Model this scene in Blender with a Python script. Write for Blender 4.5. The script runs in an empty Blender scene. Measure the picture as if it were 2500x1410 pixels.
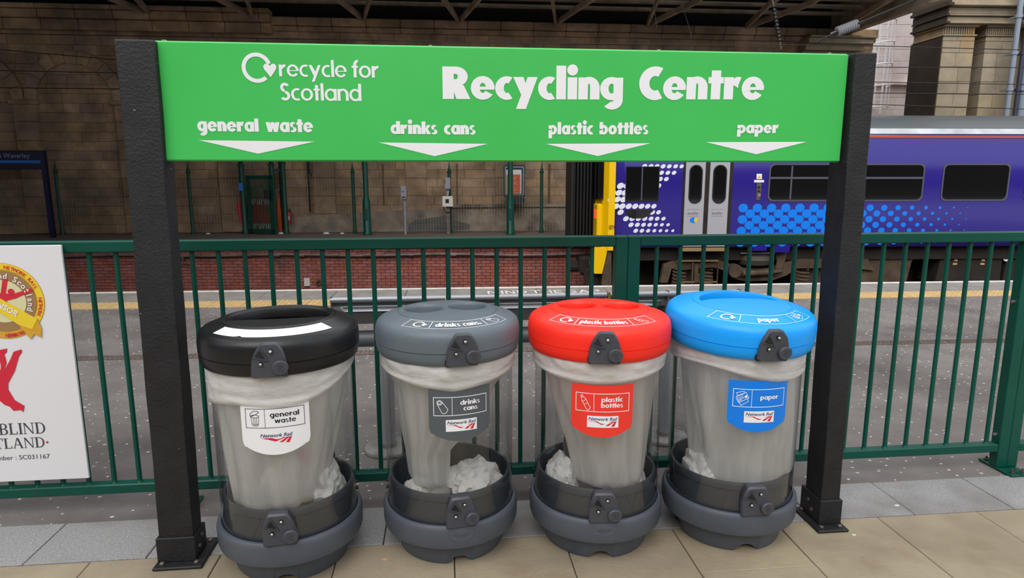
import bpy, bmesh, math, random
from mathutils import Matrix, Vector, noise
random.seed(7)
PI = math.pi
sin, cos, R = math.sin, math.cos, math.radians
S = bpy.context.scene
C = S.collection

# ---------------------------------------------------------------- camera, sky, exposure
FPX, PITCH, EYE, YAW = 1600.0, R(10.1), 1.65, R(5.9)     # focal length in px of a 2500 px wide frame
cam = bpy.data.cameras.new('camera'); cam.sensor_width = 36; cam.lens = 36 * FPX / 2500
cam.clip_start = 0.05; cam.clip_end = 400
camo = bpy.data.objects.new('camera', cam); C.objects.link(camo)
camo.location = (0, 0, EYE); camo.rotation_euler = (PI / 2 - PITCH, 0, -YAW)
S.camera = camo
W = bpy.data.worlds.new('overcast_sky'); S.world = W; W.use_nodes = True
wn = W.node_tree.nodes; wl = W.node_tree.links
for n in list(wn): wn.remove(n)
wo = wn.new('ShaderNodeOutputWorld'); bg = wn.new('ShaderNodeBackground')
tc = wn.new('ShaderNodeTexCoord'); sx = wn.new('ShaderNodeSeparateXYZ'); rp = wn.new('ShaderNodeValToRGB')
wl.new(tc.outputs['Generated'], sx.inputs[0]); wl.new(sx.outputs['Z'], rp.inputs[0])
rp.color_ramp.elements[0].position = 0.0; rp.color_ramp.elements[0].color = (0.80, 0.86, 0.95, 1)
rp.color_ramp.elements[1].position = 0.8; rp.color_ramp.elements[1].color = (0.97, 0.98, 1.0, 1)
wl.new(rp.outputs[0], bg.inputs[0]); bg.inputs[1].default_value = 1.0
wl.new(bg.outputs[0], wo.inputs[0])
sun = bpy.data.lights.new('hazy_sun', 'SUN'); sun.energy = 1.5; sun.angle = R(55); sun.color = (1, 0.97, 0.93)
suno = bpy.data.objects.new('hazy_sun', sun); C.objects.link(suno); suno.rotation_euler = (R(48), 0, R(-22))
S.view_settings.view_transform = 'Standard'; S.view_settings.look = 'None'
S.view_settings.exposure = 0.46; S.view_settings.gamma = 1; S.view_settings.use_curve_mapping = False
S.cycles.max_bounces = 8; S.cycles.transparent_max_bounces = 24; S.cycles.transmission_bounces = 6
S.cycles.caustics_reflective = False; S.cycles.caustics_refractive = False
try: S.cycles.use_denoising = True
except Exception: pass

# ---------------------------------------------------------------- measuring: photo pixel -> local point of a frame turned by a
def ray(x, y, a):
    u = (x - 1250) / FPX; b = (705 - y) / FPX
    v = (u, cos(PITCH) + b * sin(PITCH), -sin(PITCH) + b * cos(PITCH))
    return (cos(a) * v[0] + sin(a) * v[1], -sin(a) * v[0] + cos(a) * v[1], v[2])
def at(x, y, Y, a=YAW):
    v = ray(x, y, a); t = Y / v[1]
    return Vector((v[0] * t, Y, v[2] * t + EYE))
def gnd(x, y, a=YAW, z=0.0):
    v = ray(x, y, a); t = (z - EYE) / v[2]
    return Vector((v[0] * t, v[1] * t, z))
def FR(a): return Matrix.Rotation(a - YAW, 4, 'Z')
A_NEAR, A_TRAIN, A_FAR, A_WALL, A_BLD = R(4.2), R(2.2), R(1.2), R(5.5), R(3)

# ---------------------------------------------------------------- materials
def srgb(c):
    f = lambda x: x / 12.92 if x <= 0.04045 else ((x + 0.055) / 1.055) ** 2.4
    return tuple(f(v / 255.0) for v in c) + (1.0,)
MATS = {}
def mat(name, col, rough=0.5, metal=0.0, col2=None, scale=4.0, bump=0.0, bscale=40.0, rnd=0.0, spec=0.5,
        stretch=None, coat=0.0, specks=None, speck_scale=14.0, speck_r=0.07, edges=(0.35, 0.65), detail=4.0,
        speck_flat=False, stain=None, stain_scale=0.7, stain_edges=(0.5, 0.7)):
    m = bpy.data.materials.new(name); m.use_nodes = True; MATS[name] = m
    N = m.node_tree.nodes; L = m.node_tree.links; b = N['Principled BSDF']
    b.inputs['Roughness'].default_value = rough; b.inputs['Metallic'].default_value = metal
    b.inputs['Specular IOR Level'].default_value = spec
    if coat: b.inputs['Coat Weight'].default_value = coat; b.inputs['Coat Roughness'].default_value = 0.08
    b.inputs['Base Color'].default_value = srgb(col); out = None
    geo = N.new('ShaderNodeNewGeometry')
    vec = geo.outputs['Position']
    if stretch:
        mp = N.new('ShaderNodeMapping'); mp.inputs['Scale'].default_value = stretch; L.new(vec, mp.inputs[0]); vec = mp.outputs[0]
    def ramp(src, e):
        r_ = N.new('ShaderNodeMapRange'); r_.inputs[1].default_value = e[0]; r_.inputs[2].default_value = e[1]; L.new(src, r_.inputs[0]); return r_.outputs[0]
    def mix(f, c1, c2, bt='MIX'):
        x = N.new('ShaderNodeMix'); x.data_type = 'RGBA'; x.blend_type = bt
        if hasattr(f, 'is_output'): L.new(f, x.inputs[0])
        else: x.inputs[0].default_value = f
        for s, i in ((c1, 6), (c2, 7)):
            if hasattr(s, 'is_output'): L.new(s, x.inputs[i])
            else: x.inputs[i].default_value = s
        return x.outputs[2]
    cur = srgb(col)
    if col2:
        nt = N.new('ShaderNodeTexNoise'); nt.inputs['Scale'].default_value = scale; nt.inputs['Detail'].default_value = detail
        nt.inputs['Roughness'].default_value = 0.6; L.new(vec, nt.inputs[0])
        cur = mix(ramp(nt.outputs[0], edges), cur, srgb(col2))
    if rnd:
        oi = N.new('ShaderNodeObjectInfo'); ad = N.new('ShaderNodeMath'); ad.operation = 'ADD'
        L.new(oi.outputs['Random'], ad.inputs[0]); L.new(geo.outputs['Random Per Island'], ad.inputs[1])
        fr = N.new('ShaderNodeMath'); fr.operation = 'FRACT'; L.new(ad.outputs[0], fr.inputs[0])
        ml = N.new('ShaderNodeMath'); ml.operation = 'MULTIPLY'; ml.inputs[1].default_value = 7.31; L.new(fr.outputs[0], ml.inputs[0])
        f2 = N.new('ShaderNodeMath'); f2.operation = 'FRACT'; L.new(ml.outputs[0], f2.inputs[0])
        hs = N.new('ShaderNodeHueSaturation')
        mr = N.new('ShaderNodeMapRange'); mr.inputs[3].default_value = 1 - rnd; mr.inputs[4].default_value = 1 + rnd
        L.new(fr.outputs[0], mr.inputs[0]); L.new(mr.outputs[0], hs.inputs['Value'])
        mh = N.new('ShaderNodeMapRange'); mh.inputs[3].default_value = 0.5 - 0.04 * rnd; mh.inputs[4].default_value = 0.5 + 0.04 * rnd
        L.new(f2.outputs[0], mh.inputs[0]); L.new(mh.outputs[0], hs.inputs['Hue'])
        ms = N.new('ShaderNodeMapRange'); ms.inputs[3].default_value = 1 - rnd; ms.inputs[4].default_value = 1 + rnd * 0.7
        L.new(f2.outputs[0], ms.inputs[0]); L.new(ms.outputs[0], hs.inputs['Saturation'])
        if hasattr(cur, 'is_output'): L.new(cur, hs.inputs['Color'])
        else: hs.inputs['Color'].default_value = cur
        cur = hs.outputs[0]
    if stain:
        nt = N.new('ShaderNodeTexNoise'); nt.inputs['Scale'].default_value = stain_scale; nt.inputs['Detail'].default_value = 6
        L.new(geo.outputs['Position'], nt.inputs[0])
        cur = mix(ramp(nt.outputs[0], stain_edges), cur, srgb(stain))
    if specks:
        vo = N.new('ShaderNodeTexVoronoi'); vo.voronoi_dimensions = '2D' if speck_flat else '3D'; vo.inputs['Scale'].default_value = speck_scale
        ns = N.new('ShaderNodeTexNoise'); ns.inputs['Scale'].default_value = 70; L.new(geo.outputs['Position'], ns.inputs[0])
        va = N.new('ShaderNodeVectorMath'); va.operation = 'MULTIPLY_ADD'; va.inputs[1].default_value = (.03, .016, .0)
        L.new(ns.outputs['Color'], va.inputs[0]); L.new(geo.outputs['Position'], va.inputs[2]); L.new(va.outputs[0], vo.inputs[0])
        sp = N.new('ShaderNodeSeparateColor'); L.new(vo.outputs['Color'], sp.inputs[0])
        sz = N.new('ShaderNodeMath'); sz.operation = 'MULTIPLY_ADD'; sz.inputs[1].default_value = 1.3; sz.inputs[2].default_value = 0.35; L.new(sp.outputs[1], sz.inputs[0])
        dv = N.new('ShaderNodeMath'); dv.operation = 'DIVIDE'; L.new(vo.outputs['Distance'], dv.inputs[0]); L.new(sz.outputs[0], dv.inputs[1])
        r1 = ramp(dv.outputs[0], (speck_r, speck_r * 0.6))
        r2 = ramp(sp.outputs[0], (0.45, 0.5)); mm = N.new('ShaderNodeMath'); mm.operation = 'MULTIPLY'
        L.new(r1, mm.inputs[0]); L.new(r2, mm.inputs[1])
        cur = mix(mm.outputs[0], cur, srgb(specks))
    if hasattr(cur, 'is_output'): L.new(cur, b.inputs['Base Color'])
    if bump:
        nb = N.new('ShaderNodeTexNoise'); nb.inputs['Scale'].default_value = bscale; nb.inputs['Detail'].default_value = 5; L.new(vec, nb.inputs[0])
        bp = N.new('ShaderNodeBump'); bp.inputs['Strength'].default_value = bump; bp.inputs['Distance'].default_value = 0.01
        L.new(nb.outputs[0], bp.inputs['Height']); L.new(bp.outputs[0], b.inputs['Normal'])
    return m

M = {}
M['sign_green'] = mat('sign_green_enamel', (60, 188, 84), 0.38, col2=(66, 194, 92), scale=1.3, bump=0.015, bscale=6)
M['white_vinyl'] = mat('white_vinyl', (238, 238, 242), 0.4)
M['post_black'] = mat('tarred_black_post', (16, 17, 21), 0.6, col2=(26, 27, 31), scale=14, bump=0.35, bscale=90, specks=(150, 150, 150), speck_scale=22, speck_r=0.05)
M['fence_green'] = mat('fence_green_paint', (0, 70, 58), 0.38, col2=(0, 78, 64), scale=3, bump=0.02, bscale=25, spec=0.35)
M['far_green'] = mat('far_green_paint', (0, 66, 50), 0.5)
M['steel'] = mat('bright_steel', (190, 190, 192), 0.3, 0.9)
M['old_steel'] = mat('dull_steel', (120, 112, 106), 0.5, 0.6, col2=(90, 75, 62), scale=30)
M['bin_grey'] = mat('bin_grey_plastic', (72, 78, 88), 0.48, bump=0.1, bscale=160, col2=(80, 86, 96), scale=5)
M['hoop_grey'] = mat('hoop_grey_plastic', (54, 59, 66), 0.42, bump=0.05, bscale=120)
M['lid_black'] = mat('lid_black_plastic', (14, 14, 16), 0.36, bump=0.06, bscale=150, col2=(22, 22, 24), scale=6)
M['lid_grey'] = mat('lid_grey_plastic', (92, 102, 110), 0.44, bump=0.08, bscale=150, col2=(98, 108, 116), scale=6)
M['lid_red'] = mat('lid_red_plastic', (255, 42, 22), 0.45, bump=0.05, bscale=150)
M['lid_blue'] = mat('lid_blue_plastic', (0, 160, 255), 0.42, bump=0.05, bscale=150)
M['red_vinyl'] = mat('red_vinyl', (240, 56, 44), 0.4)
M['blue_vinyl'] = mat('blue_vinyl', (0, 125, 232), 0.4)
M['grey_vinyl'] = mat('grey_vinyl', (82, 88, 94), 0.4)
M['latch'] = mat('latch_grey_plastic', (66, 68, 76), 0.42, bump=0.05, bscale=200)
M['dark'] = mat('dark_rubber', (12, 12, 14), 0.6)
M['black_print'] = mat('black_print', (30, 30, 34), 0.5)
M['navy_print'] = mat('navy_print', (25, 45, 100), 0.5)
M['red_print'] = mat('red_print', (205, 30, 60), 0.5)
M['cyan_print'] = mat('cyan_print', (60, 225, 245), 0.5)
M['sand_flag'] = mat('sandstone_flag', (158, 145, 121), 0.7, col2=(136, 124, 103), scale=2.2, bump=0.25, bscale=50, rnd=0.05,
                     stain=(128, 110, 82), stain_scale=2.3, stain_edges=(0.6, 0.78))
M['granite_flag'] = mat('granite_flag', (164, 163, 162), 0.75, col2=(124, 124, 124), scale=110, bump=0.3, bscale=120, rnd=0.06, edges=(0.3, 0.7), stain=(120, 116, 114), stain_scale=2.0)
M['mortar'] = mat('pavement_joint', (70, 60, 50), 0.9, bump=0.3)
M['tarmac'] = mat('tarmac', (122, 116, 113), 0.82, col2=(106, 100, 97), scale=2.0, bump=0.5, bscale=90, specks=(214, 208, 202), speck_scale=13, speck_r=0.085, speck_flat=True, stain=(84, 78, 76), stain_scale=0.9)
M['coping'] = mat('coping_stone', (142, 137, 131), 0.75, col2=(124, 119, 113), scale=5, bump=0.3, bscale=60, rnd=0.07)
M['coping_white'] = mat('white_edge_paint', (226, 222, 216), 0.6, col2=(200, 194, 186), scale=8)
M['tactile'] = mat('yellow_tactile', (196, 164, 108), 0.7, col2=(180, 150, 100), scale=9, rnd=0.08, bump=0.2)
M['ballast'] = mat('ballast', (82, 74, 66), 0.9, col2=(52, 46, 42), scale=22, bump=1.0, bscale=25)
M['rail'] = mat('rail_steel', (96, 78, 66), 0.45, 0.6, col2=(120, 105, 95), scale=10)
M['brick'] = mat('red_brick', (176, 104, 92), 0.85, col2=(152, 88, 78), scale=6, bump=0.4, bscale=60, rnd=0.13, stain=(118, 84, 74), stain_scale=1.6, stain_edges=(0.55, 0.75))
M['brick_mortar'] = mat('brick_mortar', (110, 66, 58), 0.9)
M['far_tarmac'] = mat('far_platform_surface', (124, 108, 100), 0.85, col2=(108, 92, 84), scale=3, bump=0.4, bscale=60)
M['sandstone'] = mat('sooty_sandstone', (196, 162, 128), 0.88, col2=(140, 116, 94), scale=1.7, bump=0.5, bscale=24, rnd=0.15, stain=(112, 96, 78), stain_scale=0.8, stain_edges=(0.45, 0.7))
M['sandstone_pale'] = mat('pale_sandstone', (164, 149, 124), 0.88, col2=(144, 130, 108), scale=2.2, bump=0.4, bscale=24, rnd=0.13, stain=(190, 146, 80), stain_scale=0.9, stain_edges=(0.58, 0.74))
M['stone_joint'] = mat('wall_joint', (104, 84, 62), 0.95)
M['dado'] = mat('grey_render', (172, 158, 142), 0.85, col2=(134, 124, 112), scale=3, bump=0.3, bscale=30, stain=(74, 70, 66), stain_scale=1.1)
M['dado_blue'] = mat('blue_grey_patch', (82, 92, 98), 0.8, col2=(110, 108, 102), scale=3)
M['white_stone'] = mat('whitened_stone', (252, 242, 240), 0.85, col2=(240, 226, 224), scale=1.2, bump=0.25, bscale=20, rnd=0.05, stain=(222, 206, 204), stain_scale=0.8)
M['white_metal'] = mat('white_painted_metal', (238, 238, 240), 0.45)
M['roof_dark'] = mat('roof_underside', (24, 24, 22), 0.9)
M['roof_beam'] = mat('roof_steelwork', (196, 178, 154), 0.7, col2=(150, 134, 116), scale=2)
M['train_blue'] = mat('train_dark_blue', (44, 32, 132), 0.16, coat=0.25, bump=0.02, bscale=2.5)
M['train_roof'] = mat('train_roof_grey', (80, 86, 90), 0.35, bump=0.02, bscale=2)
M['train_orange'] = mat('orange_line', (190, 80, 50), 0.4)
M['train_band'] = mat('roof_pale_band', (196, 200, 204), 0.25, col2=(150, 156, 160), scale=1.2)
M['train_yellow'] = mat('warning_yellow', (245, 195, 0), 0.35)
M['door_grey'] = mat('door_light_grey', (172, 170, 178), 0.35, bump=0.01)
M['window_glass'] = mat('dark_window_glass', (12, 12, 14), 0.06, spec=0.8)
M['window_seal'] = mat('window_seal', (92, 90, 104), 0.35, 0.3)
M['dot_white'] = mat('dot_white', (228, 230, 240), 0.35)
M['dot_blue'] = mat('dot_bright_blue', (0, 128, 240), 0.35)
M['under'] = mat('brake_dust_underframe', (92, 74, 56), 0.85, col2=(66, 52, 40), scale=4)
M['under_dark'] = mat('underframe_dark', (44, 34, 26), 0.85, col2=(28, 22, 18), scale=3)
M['airbag'] = mat('air_spring_rubber', (70, 64, 56), 0.7)
M['perch_steel'] = mat('perch_brushed_steel', (176, 178, 186), 0.32, 0.5)
M['perch_dark'] = mat('perch_side_grey', (112, 114, 120), 0.45, 0.3)
M['brass'] = mat('brass_strip', (190, 160, 110), 0.4, 0.6)
M['base_disc'] = mat('worn_base_disc', (150, 146, 144), 0.6, col2=(120, 114, 110), scale=12)
M['pipe'] = mat('grey_pipe', (122, 114, 112), 0.5, 0.2, col2=(96, 88, 86), scale=5)
M['wire'] = mat('dark_wire', (26, 22, 20), 0.6)
M['mesh_wire'] = mat('mesh_wire', (140, 126, 104), 0.7)
M['board_blue'] = mat('station_board_blue', (14, 12, 60), 0.4)
M['board_stripe'] = mat('board_stripe', (30, 120, 210), 0.4)
M['board_text'] = mat('board_text', (150, 150, 170), 0.5)
M['grey_box'] = mat('grey_equipment', (160, 160, 168), 0.4, 0.2)
M['cream_box'] = mat('cream_box', (222, 218, 208), 0.5)
M['poster_frame'] = mat('poster_frame', (46, 54, 60), 0.4)
M['poster_inner'] = mat('poster_silver', (150, 156, 164), 0.4)
M['poster_orange'] = mat('poster_orange', (240, 110, 50), 0.5, col2=(236, 100, 46), scale=3)
M['poster_navy'] = mat('poster_navy', (44, 54, 70), 0.5)
M['ext_red'] = mat('extinguisher_red', (190, 22, 40), 0.35)
M['barrier_red'] = mat('barrier_red', (215, 50, 40), 0.5)
M['barrier_white'] = mat('barrier_white', (210, 205, 205), 0.5)
M['insul_grey'] = mat('insulator_porcelain', (176, 178, 182), 0.35)
M['insul_dark'] = mat('insulator_dark', (22, 20, 20), 0.5)
M['downpipe'] = mat('downpipe_blue_grey', (132, 142, 156), 0.45)
M['downpipe_dark'] = mat('downpipe_dark', (52, 56, 74), 0.45)
M['poster_white'] = mat('poster_board_white', (230, 229, 234), 0.35)
M['gold'] = mat('badge_gold', (222, 176, 60), 0.5, col2=(205, 150, 40), scale=9)
M['yellow_ribbon'] = mat('ribbon_yellow', (238, 208, 50), 0.5)
M['bronze'] = mat('badge_bronze', (160, 124, 84), 0.5)
M['badge_pale'] = mat('badge_pale', (220, 216, 170), 0.5)
M['logo_red'] = mat('logo_red', (212, 40, 62), 0.5)
M['text_grey'] = mat('text_dark_grey', (66, 66, 74), 0.5)
M['litter'] = mat('litter_white', (220, 215, 208), 0.7)
M['drain'] = mat('drain_rust', (112, 96, 88), 0.8, col2=(92, 80, 74), scale=14)
M['pink'] = mat('pink_wrapper', (190, 60, 120), 0.5)
M['tan'] = mat('tan_wrapper', (200, 160, 110), 0.6)
M['shade_stone'] = mat('shade_painted_stone', (50, 42, 34), 0.9, col2=(66, 54, 42), scale=2, bump=0.3)  # dark stone colour standing in for shade on left-facing surfaces
M['building'] = mat('unseen_wall', (70, 62, 54), 0.9)  # only for the unseen walls around the camera

def film(name, col, alpha, trans, rough, bump, bscale, stretch=(1, 1, 1), gl0=0.03, gl1=0.35, tint=(0.96, 0.97, 0.97, 1)):
    """thin plastic film: part clear, part milky"""
    m = bpy.data.materials.new(name); m.use_nodes = True; N = m.node_tree.nodes; L = m.node_tree.links
    for n in list(N): N.remove(n)
    o = N.new('ShaderNodeOutputMaterial'); tr = N.new('ShaderNodeBsdfTransparent'); di = N.new('ShaderNodeBsdfDiffuse')
    tl = N.new('ShaderNodeBsdfTranslucent'); gl = N.new('ShaderNodeBsdfGlossy'); gl.inputs['Roughness'].default_value = rough
    di.inputs[0].default_value = srgb(col); tl.inputs[0].default_value = srgb(col); tr.inputs[0].default_value = tint
    geo = N.new('ShaderNodeNewGeometry'); mp = N.new('ShaderNodeMapping'); mp.inputs['Scale'].default_value = stretch
    tcn = N.new('ShaderNodeTexCoord'); L.new(tcn.outputs['Object'], mp.inputs[0])
    nb = N.new('ShaderNodeTexNoise'); nb.inputs['Scale'].default_value = bscale; nb.inputs['Detail'].default_value = 3; L.new(mp.outputs[0], nb.inputs[0])
    bp = N.new('ShaderNodeBump'); bp.inputs['Strength'].default_value = bump; bp.inputs['Distance'].default_value = 0.02; L.new(nb.outputs[0], bp.inputs['Height'])
    for s in (di, tl, gl): L.new(bp.outputs[0], s.inputs['Normal'])
    m1 = N.new('ShaderNodeMixShader'); m1.inputs[0].default_value = trans; L.new(di.outputs[0], m1.inputs[1]); L.new(tl.outputs[0], m1.inputs[2])
    m2 = N.new('ShaderNodeMixShader'); L.new(tr.outputs[0], m2.inputs[1]); L.new(m1.outputs[0], m2.inputs[2])
    mr = N.new('ShaderNodeMapRange'); mr.inputs[1].default_value = 0.3; mr.inputs[2].default_value = 0.7
    mr.inputs[3].default_value = max(0, alpha - 0.13); mr.inputs[4].default_value = min(1, alpha + (0.13 if alpha else .02)); L.new(nb.outputs[0], mr.inputs[0]); L.new(mr.outputs[0], m2.inputs[0])
    lw = N.new('ShaderNodeLayerWeight'); lw.inputs[0].default_value = 0.5; L.new(bp.outputs[0], lw.inputs['Normal'])
    pw_ = N.new('ShaderNodeMath'); pw_.operation = 'POWER'; pw_.inputs[1].default_value = 4.0; L.new(lw.outputs['Facing'], pw_.inputs[0])
    fr = N.new('ShaderNodeMapRange'); fr.inputs[3].default_value = gl0; fr.inputs[4].default_value = gl1; L.new(pw_.outputs[0], fr.inputs[0])
    m3 = N.new('ShaderNodeMixShader'); L.new(fr.outputs[0], m3.inputs[0]); L.new(m2.outputs[0], m3.inputs[1]); L.new(gl.outputs[0], m3.inputs[2])
    L.new(m3.outputs[0], o.inputs[0]); return m
M['bag'] = film('milky_polythene', (250, 247, 243), 0.72, 0.5, 0.28, 0.6, 8, (2.2, 2.2, 0.3), gl0=.05)
M['bag_fold'] = film('milky_polythene_fold', (248, 245, 243), 0.82, 0.35, 0.22, 0.5, 9, (1, 1, 2.5), gl0=.06, gl1=.3)
M['bag_pile'] = film('milky_polythene_pile', (240, 238, 234), 0.93, 0.3, 0.3, 0.8, 16)
M['tube'] = film('clear_polycarbonate', (170, 170, 172), 0.0, 0.5, 0.04, 0.02, 3, gl0=0.09, gl1=0.75, tint=(.9, .91, .91, 1))

# ---------------------------------------------------------------- mesh builder
class MB:
    def __init__(s): s.v = []; s.f = []; s.mi = []; s.cur = 0
    def add(s, vs, fs):
        o = len(s.v); s.v += [tuple(p) for p in vs]; s.f += [tuple(i + o for i in f) for f in fs]; s.mi += [s.cur] * len(fs); return s
    def box(s, x0, x1, y0, y1, z0, z1, bev=0.0):
        if bev <= 0:
            vs = [(x, y, z) for z in (z0, z1) for y in (y0, y1) for x in (x0, x1)]
            return s.add(vs, [(0, 2, 3, 1), (4, 5, 7, 6), (0, 1, 5, 4), (2, 6, 7, 3), (0, 4, 6, 2), (1, 3, 7, 5)])
        b = min(bev, (x1 - x0) * .45, (y1 - y0) * .45, (z1 - z0) * .45)
        def ring(z, i):
            return [(x0 + b - i * b, y0, z), (x1 - b + i * b, y0, z), (x1, y0 + b, z), (x1, y1 - b, z), (x1 - b, y1, z), (x0 + b, y1, z), (x0, y1 - b, z), (x0, y0 + b, z)]
        def oct_(z, d):
            X0, X1, Y0, Y1 = x0 + d, x1 - d, y0 + d, y1 - d; c = b * .6
            return [(X0 + c, Y0, z), (X1 - c, Y0, z), (X1, Y0 + c, z), (X1, Y1 - c, z), (X1 - c, Y1, z), (X0 + c, Y1, z), (X0, Y1 - c, z), (X0, Y0 + c, z)]
        L = [oct_(z0, b), oct_(z0 + b, 0), oct_(z1 - b, 0), oct_(z1, b)]
        return s.loft(L, True, True)
    def loft(s, rings, cap0=True, cap1=True, closed=True):
        n = len(rings[0]); vs = [p for r in rings for p in r]; fs = []
        for k in range(len(rings) - 1):
            for i in range(n if closed else n - 1):
                j = (i + 1) % n; fs.append((k * n + i, k * n + j, (k + 1) * n + j, (k + 1) * n + i))
        if cap0: fs.append(tuple(reversed(range(n))))
        if cap1: fs.append(tuple(range((len(rings) - 1) * n, len(rings) * n)))
        return s.add(vs, fs)
    def tube(s, pts, r, n=8, cap=True):
        pts = [Vector(p) for p in pts]; rs = r if isinstance(r, (list, tuple)) else [r] * len(pts); rings = []
        up = Vector((0, 0, 1))
        for i, p in enumerate(pts):
            a = pts[max(0, i - 1)]; b = pts[min(len(pts) - 1, i + 1)]; d = (b - a).normalized()
            if abs(d.dot(up)) > .98: up = Vector((1, 0, 0)) if abs(d.z) > .9 else Vector((0, 0, 1))
            u = d.cross(up).normalized(); w = u.cross(d).normalized(); up = w
            rings.append([p + u * cos(2 * PI * k / n) * rs[i] + w * sin(2 * PI * k / n) * rs[i] for k in range(n)])
        return s.loft(rings, cap, cap)
    def lathe(s, prof, n=48, cx=0, cy=0, closed=False, a0=0, a1=2 * PI):
        full = abs(a1 - a0 - 2 * PI) < 1e-6; m = n if full else n + 1; vs = []; fs = []
        for k in range(m):
            a = a0 + (a1 - a0) * k / n
            for r, z in prof: vs.append((cx + r * cos(a), cy + r * sin(a), z))
        p = len(prof)
        for k in range(n):
            k2 = (k + 1) % m
            for i in range(p if closed else p - 1):
                j = (i + 1) % p; fs.append((k * p + i, k2 * p + i, k2 * p + j, k * p + j))
        return s.add(vs, fs)
    def prism(s, poly, y0, y1, axis='y'):
        f = {'y': lambda u, v, w: (u, w, v), 'z': lambda u, v, w: (u, v, w), 'x': lambda u, v, w: (w, u, v)}[axis]
        return s.loft([[f(u, v, w) for u, v in poly] for w in (y0, y1)])
    def shape(s, polys, fn):
        for i, pl in enumerate(polys):      # strokes that cross lie a hair above one another
            q = [Vector(fn(*p)) for p in pl]; nn = Vector((0, 0, 0))
            for k in range(len(q)): nn += q[k].cross(q[(k + 1) % len(q)]) if False else (q[k] - q[0]).cross(q[(k + 1) % len(q)] - q[0])
            if nn.length > 0: nn.normalize()
            if nn.dot(Vector((0, -1, .6))) < 0: nn = -nn; q = q[::-1]
            s.add([p + nn * ((i % 17) * 3e-5) for p in q], [tuple(range(len(q)))])
        return s
    def build(s, name, mats, parent=None, smooth=False, xf=None, loc=None, rot=None, merge=False):
        me = bpy.data.meshes.new(name)
        vs = [xf @ Vector(p) for p in s.v] if xf else s.v
        me.from_pydata([tuple(p) for p in vs], [], s.f)
        for m in (mats if isinstance(mats, (list, tuple)) else [mats]): me.materials.append(m)
        if any(s.mi): me.polygons.foreach_set('material_index', s.mi)
        if merge:
            b = bmesh.new(); b.from_mesh(me); bmesh.ops.remove_doubles(b, verts=b.verts, dist=1e-5)
            bmesh.ops.recalc_face_normals(b, faces=b.faces); b.to_mesh(me); b.free()
        if smooth:
            me.polygons.foreach_set('use_smooth', [True] * len(me.polygons))
            try: me.set_sharp_from_angle(angle=R(smooth if smooth is not True else 40))
            except Exception: pass
        me.update()
        o = bpy.data.objects.new(name, me); C.objects.link(o)
        if parent is not None: o.parent = parent
        if loc is not None: o.location = loc
        if rot is not None: o.rotation_euler = rot
        return o
def thing(name, label, cat, loc=(0, 0, 0), a=YAW, rz=0.0, group=None):
    """an Empty at the base of a thing; loc is given in the frame turned by a"""
    o = bpy.data.objects.new(name, None); C.objects.link(o); o.empty_display_size = 0.1
    o.matrix_world = FR(a) @ Matrix.Translation(loc) @ Matrix.Rotation(rz, 4, 'Z')
    return tag(o, label, cat, group)
def tag(o, label, cat, group=None, kind=None):
    if label: o['label'] = label
    if cat: o['category'] = cat
    if group: o['group'] = group
    if kind: o['kind'] = kind
    return o
def place(o, a, loc=(0, 0, 0)):
    o.matrix_world = FR(a) @ Matrix.Translation(loc); return o
def struct(name, mb, m, a=YAW, **k):
    o = mb.build(name, m, **k); place(o, a); o['kind'] = 'structure'; return o

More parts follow.
